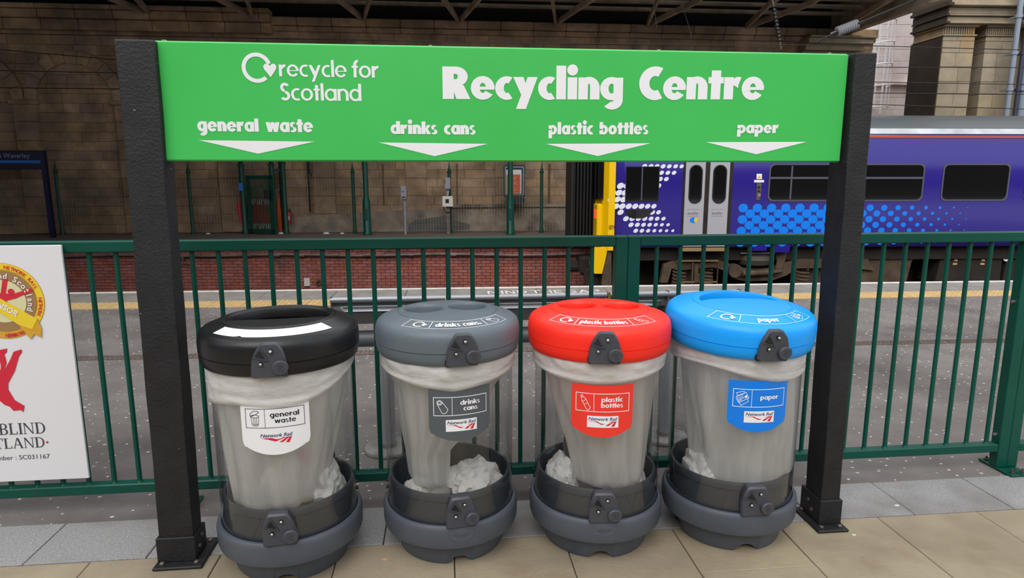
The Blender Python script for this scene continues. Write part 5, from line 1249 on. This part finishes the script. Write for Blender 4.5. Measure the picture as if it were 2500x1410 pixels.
# ================================================================ ALONG THE FAR PLATFORM
YM = 18.02
def FP(px, py, Y=YM, a=A_FAR): return at(px, py, Y, a)
def post_green(t, x, h, m='far_green', r=.045, ball=True, nm='post'):
    b = MB(); b.lathe([(r * 1.25, 0), (r * 1.25, .1), (r, .14), (r, h), (r * 1.4, h + .01), (r * 1.4, h + .04), (r * .7, h + .06), (r * .95, h + .1), (r * .6, h + .14), (0.004, h + .3)], 10)
    o = b.build(nm, M[m], t, smooth=40); o.location = (x, 0, 0); return o
A_MESH = R(2.6)
def MX(px): return at(px, 500, YM, A_MESH).x
mxs = {p_: MX(p_) for p_ in (145, 466, 864, 1098, 1322)}
hM = at(1000, 424, YM, A_MESH).z
mf = thing('mesh_fence', 'tall green wire mesh fence along the far platform left of the gate', 'fence', (MX(145), YM, 0), A_MESH, group='mesh fence runs on the far platform')
mf2 = thing('mesh_fence', 'tall green wire mesh fence along the far platform right of the gate', 'fence', (MX(700), YM, 0), A_MESH, group='mesh fence runs on the far platform')
def mesh_run(t, x0, x1, posts):
    xo = t.matrix_world.copy(); base = (FR(A_MESH).inverted() @ t.matrix_world).translation.x
    b = MB(); x = x0
    while x < x1:
        b.box(x - base - .0045, x - base + .0045, -.003, .003, .05, hM); x += .076
    z = .08
    while z < hM: b.box(x0 - base, x1 - base, -.005, -.001, z - .002, z + .002); z += .15
    o = b.build('wire_mesh', M['mesh_wire'], t); o['kind'] = 'stuff'
    for px in posts: post_green(t, px - base, hM + .02)
mesh_run(mf, -13.2, MX(597), [MX(145), MX(466)])
mesh_run(mf2, MX(697), MX(1405), [MX(864), MX(1098), MX(1322)])
# gate
gt = thing('metal_gate', 'half-open dark green barred gate in the mesh fence', 'gate', (MX(604), YM + .0, 0), A_MESH)
b0 = MX(604); gx1 = MX(668) - b0; z1 = at(640, 428, YM, A_MESH).z
post_green(gt, -.1, z1 + .25, r=.07, nm='gate_post'); post_green(gt, gx1, z1 + .25, r=.07, nm='gate_post'); o = post_green(gt, gx1 + .3, z1 + .3, r=.065, nm='gate_post')
def gy(x): return -.35 * (x / .9)
lf = MB(); lw_ = at(668, 500, YM - .35, A_MESH).x - b0
def seg(x0, x1, z0, z1_, th_=.05): lf.loft([[(x0, gy(x0) - .02, z0), (x1, gy(x1) - .02, z0), (x1, gy(x1) + .02, z0), (x0, gy(x0) + .02, z0)], [(x0, gy(x0) - .02, z1_), (x1, gy(x1) - .02, z1_), (x1, gy(x1) + .02, z1_), (x0, gy(x0) + .02, z1_)]])
seg(0, .13, .05, z1); seg(lw_ - .14, lw_, .05, z1); seg(0, lw_, z1 - .1, z1); seg(0, lw_, .05, .15)
lf.build('gate_frame', M['far_green'], gt)
for k in range(9):
    x = .18 + (lw_ - .36) * k / 8; MB().box(x - .009, x + .009, gy(x) - .012, gy(x) + .012, .1, z1 - .05).build('gate_bar', M['far_green'], gt)
MB().box(gx1 + .0, gx1 + .3, -.02, .02, z1 + .12, z1 + .17).build('head_bar', M['far_green'], gt)
MB().box(lw_ - .2, lw_ - .06, -.44, -.36, .95, 1.2).build('lock_box', M['dark'], gt)
MB().box(-.16, -.06, -.1, -.08, z1 - .4, z1 - .2).build('blue_plate', M['board_stripe'], gt)
# lamp columns
for px, lb in ((897, 'green lamp column on the far platform between the gate and the phone point'), (1246, 'green lamp column in front of the orange poster case')):
    a_ = at(px, 565, 17.6, A_FAR); t = thing('lamp_column', lb, 'lamp post', (a_.x, 17.6, 0), A_FAR)
    zc_ = at(px, 490, 17.6, A_FAR).z
    MB().lathe([(.12, 0), (.12, .06), (.105, .08), (.10, zc_), (.07, zc_ + .1), (.068, 4.3), (0, 4.32)], 16).build('column', M['fence_green'], t, smooth=40)
    MB().box(-.04, .04, -.115, -.1, zc_ - .5, zc_ - .2).build('access_door', M['far_green'], t)
# telephone point
a_ = at(990, 567, 17.7, A_FAR); s_ = 17.9 / FPX
t = thing('telephone_point', 'grey platform telephone on a thin grey pole', 'telephone', (a_.x, 17.7, 0), A_FAR)
MB().tube([(0, 0, 0), (0, 0, .95)], .035, 10).build('pole', M['grey_box'], t, smooth=True)
h0 = at(988, 485, 17.7, A_FAR).z; h1 = at(988, 453, 17.7, A_FAR).z
hd = MB().box(-.09, .07, -.1, .04, h0 - .02, h1, .02).build('handset_box', M['grey_box'], t)
MB().shape(arc(-.012, h1 - .12, .04, .05, .015, 180, 300), lambda u, v: (u, -.103, v)).build('phone_symbol', M['black_print'], hd)
MB().box(-.06, .04, -.103, -.1, h0 + .03, h0 + .06).build('dark_slot', M['dark'], hd)
MB().tube([(0, 0, .9), (0, 0, h0)], .05, 10).build('collar', M['grey_box'], t)
# equipment pillar with cross-marked box
a_ = at(1085, 567, 17.7, A_FAR)
t = thing('equipment_pillar', 'grey pillar carrying a white electric box and a cross-marked box', 'equipment', (a_.x, 17.7, 0), A_FAR)
V = lambda px, py: (at(px, py, 17.7, A_FAR).x - a_.x, at(px, py, 17.7, A_FAR).z)
MB().box(V(1081, 0)[0], V(1090, 0)[0], -.04, .04, 0, V(0, 500)[1]).build('pillar', M['pipe'], t)
bx = MB().box(V(1072, 0)[0], V(1099, 0)[0], -.16, -.02, V(0, 505)[1], V(0, 479)[1], .01).build('electric_box', M['cream_box'], t)
MB().box(V(1080, 0)[0], V(1089, 0)[0], -.163, -.16, V(0, 496)[1], V(0, 486)[1]).build('notice', M['black_print'], bx)
for s_ in (-1, 1):
    xa = V(1085, 0)[0] + s_ * .11; MB().tube([(xa, -.08, V(0, 505)[1]), (xa - s_ * .01, -.08, V(0, 512)[1]), (xa - s_ * .06, -.08, V(0, 518)[1]), (V(1085, 0)[0], -.05, V(0, 520)[1])], .012, 6).build('cable', M['dark'], bx)
MB().loft([[(x, y, z) for x, y in ((V(1080.5 + k_, 0)[0], -.04), (V(1090 - k_, 0)[0], -.04), (V(1090 - k_, 0)[0], .02), (V(1080.5 + k_, 0)[0], .02))] for k_, z in ((3, V(0, 478)[1]), (0, V(0, 463)[1]))]).build('neck', M['grey_box'], t)
cb2 = MB().box(V(1078.5, 0)[0], V(1093, 0)[0], -.14, .0, V(0, 462)[1], V(0, 433)[1], .02).build('cross_box', M['grey_box'], t)
cx, cz = V(1086, 443); MB().shape(line([(cx - .04, cz - .045), (cx + .04, cz + .045)], .011) + line([(cx - .04, cz + .045), (cx + .04, cz - .045)], .011), lambda u, v: (u, -.143, v)).build('cross_mark', M['black_print'], cb2)
# poster case
a_ = at(1257, 500, 18.2, A_FAR); V = lambda px, py: (at(px, py, 18.2, A_FAR).x - a_.x, at(px, py, 18.2, A_FAR).z - a_.z)
t = thing('poster_case', 'dark framed poster case with an orange poster on the stone wall', 'poster case', (a_.x, 18.2, a_.z), A_FAR)
def RR(px0, px1, py0, py1, y0, y1, m, nm, r=.04, par=None):
    x0, z0 = V(px0, py1); x1, z1_ = V(px1, py0); return MB().prism(rrect(x0, x1, z0, z1_, r, 4), y0, y1).build(nm, M[m], par or t)
RR(1229.5, 1282.5, 402, 483, 0, .1, 'poster_frame', 'case_frame', .06)
RR(1232.5, 1279.5, 406, 476, -.006, 0, 'poster_inner', 'silver_edge', .03)
RR(1235, 1277, 409, 473.5, -.01, -.006, 'poster_navy', 'backing', .01)
po = RR(1236, 1273, 414, 472, -.014, -.01, 'white_vinyl', 'poster', .006)
RR(1237, 1270, 426, 471, -.0155, -.014, 'poster_orange', 'orange_sheet', .004)
ln = []
for i, (w_, y_) in enumerate(((.5, 433), (.36, 437), (.5, 443), (.4, 447), (.6, 449.5), (.2, 457), (.5, 462), (.4, 466))):
    x0, z0 = V(1254 - 15 * w_, y_); x1, _ = V(1254 + 15 * w_, y_); k_ = 12
    for j in range(k_):
        if (j * 7 + i) % 5: ln += bar(x0 + (x1 - x0) * j / k_, z0, x0 + (x1 - x0) * (j + .8) / k_, z0 + .012)
MB().shape(ln, lambda u, v: (u, -.0165, v)).build('poster_print', M['white_vinyl'], po)
x0, z0 = V(1229, 497); x1, z1_ = V(1283, 484)
MB().prism([(x0, z0), (x1, z0), (x1, z1_), (x0 + .1, z1_)], .0, .12).build('case_foot', M['poster_frame'], t)
# station name board
a_ = at(120, 571, 17.2, R(2)); V = lambda px, py: (at(px, py, 17.2, R(2)).x - a_.x, at(px, py, 17.2, R(2)).z)
nb_ = thing('station_name_board', 'dark blue station name board with a light blue line on the far platform', 'sign', (a_.x, 17.2, 0), R(2))
xl_ = V(0, 400)[0] - 1.75; xr_ = V(105, 400)[0]; zb_, zt_ = V(105, 413)[1], V(105, 367)[1]
bd = MB().box(xl_, xr_, -.03, .03, zb_, zt_, .01).build('board', M['board_blue'], nb_)
w_ = sans('Edinburgh Waverley', .005); xr2 = V(75.5, 388)[0]; h_ = V(0, 374)[1] - V(0, 386)[1]
MB().shape(fit(w_, xr2 - w_[1] * h_ * .98, xr2, V(0, 385)[1], h_), lambda u, v: (u, -.032, v)).build('lettering', M['board_text'], bd)
MB().box(xl_ + .1, V(101, 395)[0], -.033, -.03, V(0, 398)[1], V(0, 391)[1]).build('light_line', M['board_stripe'], bd)
for x in (xl_ + .05, xr_ + .03): MB().box(x - .055, x + .055, -.05, .05, 0, zt_ + .0).build('leg', M['board_blue'], nb_)
# fire extinguisher, barriers, life-ring-like red panel
a_ = at(705, 530, 18.0, A_FAR); t = thing('fire_extinguisher', 'red fire extinguisher hanging right of the green gate', 'extinguisher', (a_.x, 18.0, a_.z - .17), A_FAR)
MB().lathe([(0, 0), (.075, 0), (.08, .03), (.08, .27), (.05, .32), (.025, .34), (0, .34)], 18).build('cylinder', M['ext_red'], t, smooth=40)
MB().box(-.04, .05, -.02, .02, .33, .39, .005).tube([(.02, -.01, .36), (.1, -.03, .3), (.095, -.05, .1)], .012, 6).build('valve_and_hose', M['dark'], t)
MB().box(-.05, .05, -.084, -.078, .1, .2).build('label_plate', M['white_vinyl'], t)
a_ = at(591, 541, 18.15, A_FAR)
t = thing('red_barrier', 'red plastic barrier with rounded top left of the green gate', 'barrier', (a_.x, 18.12, 0), A_FAR)
V = lambda px, py: (at(px, py, 18.12, A_FAR).x - a_.x, max(0, at(px, py, 18.12, A_FAR).z))
MB().prism([V(*q) for q in ((584, 541), (600, 541), (600, 483), (590, 484), (581, 491), (577, 505), (577, 523), (584, 523))], 0, .05).build('panel', M['barrier_red'], t)
MB().prism([V(*q) for q in ((593, 515), (597, 515), (597, 500), (592, 504))], -.004, 0).build('opening', M['stone_joint'], t)
for i, (px, lb) in enumerate(((622, 'red and white striped barrier board behind the left of the gate bars'), (640, 'red and white striped barrier board behind the middle gate bars'), (656, 'red and white striped barrier board behind the right of the gate bars'))):
    a_ = at(px, 560, 18.3, A_FAR); t = thing('striped_barrier', lb, 'barrier', (a_.x, 18.3, 0), A_FAR, group='striped barriers behind the gate')
    bw_ = .095
    MB().box(-bw_, bw_, 0, .02, .05, .95).build('frame', M['barrier_red'], t)
    for z in (.18, .85): MB().prism([(-bw_, z - .07), (bw_ * .6, z - .07), (bw_, z + .07), (-bw_ * .6, z + .07)], -.008, 0).build('white_stripe', M['barrier_white'], t)
    MB().box(-bw_, bw_, -.1, .12, 0, .05).build('foot', M['dark'], t)
a_ = at(681, 500, 18.35, A_FAR); t = thing('orange_post', 'orange plastic post standing between the gate posts', 'post', (a_.x, 18.3, 0), A_FAR)
MB().lathe([(.07, 0), (.07, .6), (.05, .75), (.04, .95), (0, .97)], 12).build('post', M['poster_orange'], t, smooth=True)
# litter on the far platform
for px, py, s_, lb in ((579, 556, .05, 'white litter scrap on the far platform left of the gate'), (703, 566, .07, 'white litter scrap at the foot of the right gate post'), (812, 565, .07, 'larger white litter scrap on the far platform left of the lamp column'), (844, 567, .05, 'small white litter scrap beside the mesh fence post')):
    q = gnd(px, py, A_FAR); b = MB(); b.loft([[(s_ * cos(a) * 1.3, s_ * .6 * sin(a), 0) for a in [2 * PI * k / 7 for k in range(7)]], [(s_ * .8 * cos(a + .3), s_ * .4 * sin(a + .3), s_ * .7) for a in [2 * PI * k / 7 for k in range(7)]]])
    o = b.build('litter_scrap', M['litter']); place(o, A_FAR, (q.x, min(q.y, 17.9), 0)); tag(o, lb, 'litter')
# pipe along the brick face
YP = 15.98; zp = at(900, 622, YP, A_FAR).z
t = thing('wall_pipe', 'long jointed grey pipe along the top of the red brick platform wall', 'pipe', (0, YP, zp), A_FAR)
pp = [(-14 + .8 * k, 0, .02 * sin(k * 1.3)) for k in range(21)] + [(2.1, 0, 0)]
MB().tube(pp, .032, 10).build('pipe', M['pipe'], t, smooth=True)
for px in (483, 607, 676, 736, 820, 897, 1003, 1107, 1205):
    x = at(px, 622, YP, A_FAR).x; MB().tube([(x - .07, 0, 0), (x + .07, 0, 0)], .045, 10).build('joint', M['pipe'], t, smooth=40)
x = at(446, 630, YP, A_FAR).x
MB().lathe([(.03, -.1), (.05, -.09), (.05, -.06), (.03, -.05), (.03, 0)], 10, x, 0).tube([(x, 0, -.1), (x, -.02, -.2), (x + .15, -.02, -.22)], .02, 8).build('valve', M['old_steel'], t)
a_ = at(750, 688, 16.05, A_FAR); o = MB().box(-.07, .07, -.03, .02, -.1, .1, .006).build('wall_plate', M['cream_box']); place(o, A_FAR, (a_.x, 16.04, a_.z)); tag(o, 'small cream switch plate low on the red brick wall', 'plate')
a_ = at(778, 690, 16.0, A_FAR); t = thing('pipe_stub', 'short open pipe stub sticking out of the red brick wall', 'pipe', (a_.x, 16.0, a_.z), A_FAR)
MB().lathe([(.04, 0), (.07, 0), (.07, .1), (.04, .1)], 14, closed=True).build('stub', M['old_steel'], t, xf=Matrix.Rotation(-PI / 2, 4, 'X') , smooth=40)
for px, py, tx, h_ in ((712, 655, 'CEILA RO 1 DENSA', .055), (683, 640, 'NEX', .04)):
    a_ = at(px, py, 16.05, A_FAR); pw = sans(tx); o = MB().shape(fit(pw, 0, pw[1] * h_, 0, h_), lambda u, v: (u, 0, v)).build('chalk_lettering', M['coping']); o.parent = bw; o.location = (a_.x, 16.052, a_.z)

# ================================================================ OVERHEAD LINE
YW_ = 14.4
def wire(y0, pts, lb):
    q = [at(px, py, YW_, R(2)) for px, py in pts]; a_, b_ = q[0], q[-1]
    d0 = (q[1] - q[0]); d1 = (q[-1] - q[-2]); ext0 = q[0] - d0.normalized() * 8; ext1 = q[-1] + d1.normalized() * 8
    P_ = [ext0] + q + [ext1]; o = MB().tube([(p_.x - a_.x, 0, p_.z - a_.z) for p_ in P_], .009, 6).build('overhead_wire', M['wire']); place(o, R(2), (a_.x, YW_, a_.z))
    return tag(o, lb, 'wire', 'overhead wires above the tracks')
wire(0, ((0, 82), (671, 94), (1300, 106), (2100, 111), (2500, 122)), 'topmost overhead wire, passing just above the green sign')
wire(0, ((0, 121), (284, 146), (1200, 160), (2140, 164), (2500, 165)), 'second overhead wire from the top')
wire(0, ((0, 172), (284, 178), (1200, 190), (2140, 200), (2500, 206)), 'third overhead wire from the top')
wire(0, ((0, 214), (284, 217), (1200, 222), (2140, 227), (2500, 230)), 'fourth overhead wire from the top')
wire(0, ((1900, 250), (2140, 255), (2500, 266)), 'lowest overhead wire, seen right of the sign above the train')
def discs(name, p0, p1, n, r, m, lb, ends=.0):
    a_ = Vector(p0); b_ = Vector(p1); d = (b_ - a_); Lg = d.length
    t = thing(name, lb, 'insulator', a_, R(2)); rot = d.to_track_quat('Z', 'Y').to_matrix().to_4x4()
    MB().tube([(0, 0, -.15), (0, 0, Lg + .15)], r * .35, 8).build('rod', M['old_steel'], t, xf=rot)
    for k in range(n):
        z = Lg * (k + .2) / n; h = Lg / n; MB().lathe([(r * .5, z), (r, z + h * .25), (r * .95, z + h * .45), (r * .55, z + h * .8)], 16).build('disc', M[m], t, xf=rot, smooth=50)
    return t
discs('rod_insulator', at(2042, 78, 15.5, R(2)), at(2094, 58, 15.5, R(2)), 9, .115, 'insul_grey', 'pale grey ribbed insulator at the roof edge above the right sign post')
a0_, a1_ = at(1904, 103, 15, R(2)), at(1888, 12, 15, R(2))
discs('chain_insulator', a0_, a1_, 10, .055, 'insul_dark', 'dark hanging string insulator above the right half of the sign')
for (p0, p1, lb, r) in (((2042, 78), (1990, 105), 'stay wire running down left from the pale insulator', .02), ((2096, 57), (2262, -12), 'stay wire running up right along the roof edge', .03), ((1888, 12), (1880, -30), 'short hanger above the dark string insulator', .02)):
    a_, b_ = at(*p0, 15.4, R(2)), at(*p1, 15.4, R(2)); o = MB().tube([(0, 0, 0), (b_.x - a_.x, 0, b_.z - a_.z)], r, 6).build('stay_wire', M['wire']); place(o, R(2), a_); tag(o, lb, 'wire')
for (p0, p1, lb) in (((1590, -22), (1604, 68), 'thin left hanger wire dropping from the roof'), ((1655, -22), (1690, 92), 'thin slanting hanger wire dropping from the roof')):
    a_, b_ = at(*p0, 16.4, R(2)), at(*p1, 16.4, R(2)); o = MB().tube([(0, 0, 0), (b_.x - a_.x, 0, b_.z - a_.z)], .006, 5).build('hanger_wire', M['pipe']); place(o, R(2), a_); tag(o, lb, 'wire')
# drain clip on the bottom wire, ladder, downpipes
lz0, lz1 = at(2150, 277, 23.4, A_BLD).z, at(2150, 10, 23.4, A_BLD).z
xa, xb = at(2133, 160, 23.4, A_BLD).x, at(2160, 160, 23.4, A_BLD).x
t = thing('caged_ladder', 'white caged ladder fixed to the pale daylit building', 'ladder', (xa, 23.4, lz0), A_BLD)
hL = lz1 - lz0 + 1.5; wL = xb - xa
for x in (0, wL): MB().box(x - .025, x + .025, -.02, .02, 0, hL).build('stile', M['white_metal'], t)
k = 0; z = .15
while z < hL: MB().tube([(0, 0, z), (wL, 0, z)], .014, 6).build('rung', M['white_metal'], t); z += .3
z = .2
while z < hL:
    pts = [(wL / 2 + (wL / 2 + .12) * cos(a), -.55 * abs(sin(a)) * 1.0, z) for a in [PI * j / 12 for j in range(13)]]
    MB().tube(pts, .028, 6).build('hoop', M['white_metal'], t); z += .72
for a in (PI * .2, PI * .5, PI * .8): MB().box(wL / 2 + (wL / 2 + .12) * cos(a) - .02, wL / 2 + (wL / 2 + .12) * cos(a) + .02, -.56 * sin(a) - .01, -.56 * sin(a) + .01, .2, hL).build('cage_strip', M['white_metal'], t)
for z in (.3, 2.4, 4.5): MB().box(-.02, .02, 0, .62, z, z + .04).box(wL - .02, wL + .02, 0, .62, z, z + .04).build('wall_bracket', M['white_metal'], t)
for (p0, m, r, lb) in ((2457, 'downpipe', .065, 'blue-grey downpipe with collars, leftmost on the stone columns'), (2478, 'downpipe_dark', .05, 'dark blue downpipe second from the left on the stone columns'), (2492, 'downpipe', .11, 'wide blue-grey pipe at the right edge on the stone columns')):
    q = at(p0, 280, 17.0, A_BLD); t = thing('downpipe', lb, 'pipe', (q.x, 17.0, q.z - 2), A_BLD)
    MB().tube([(0, 0, 0), (0, 0, 8)], r, 12).build('pipe', M[m], t, smooth=True)
    for z in (2.6, 3.5, 4.4, 5.3): MB().tube([(0, 0, z), (0, 0, z + .08)], r * 1.35, 12).box(-.03, .03, 0, .3, z + .01, z + .06).build('collar', M[m], t)
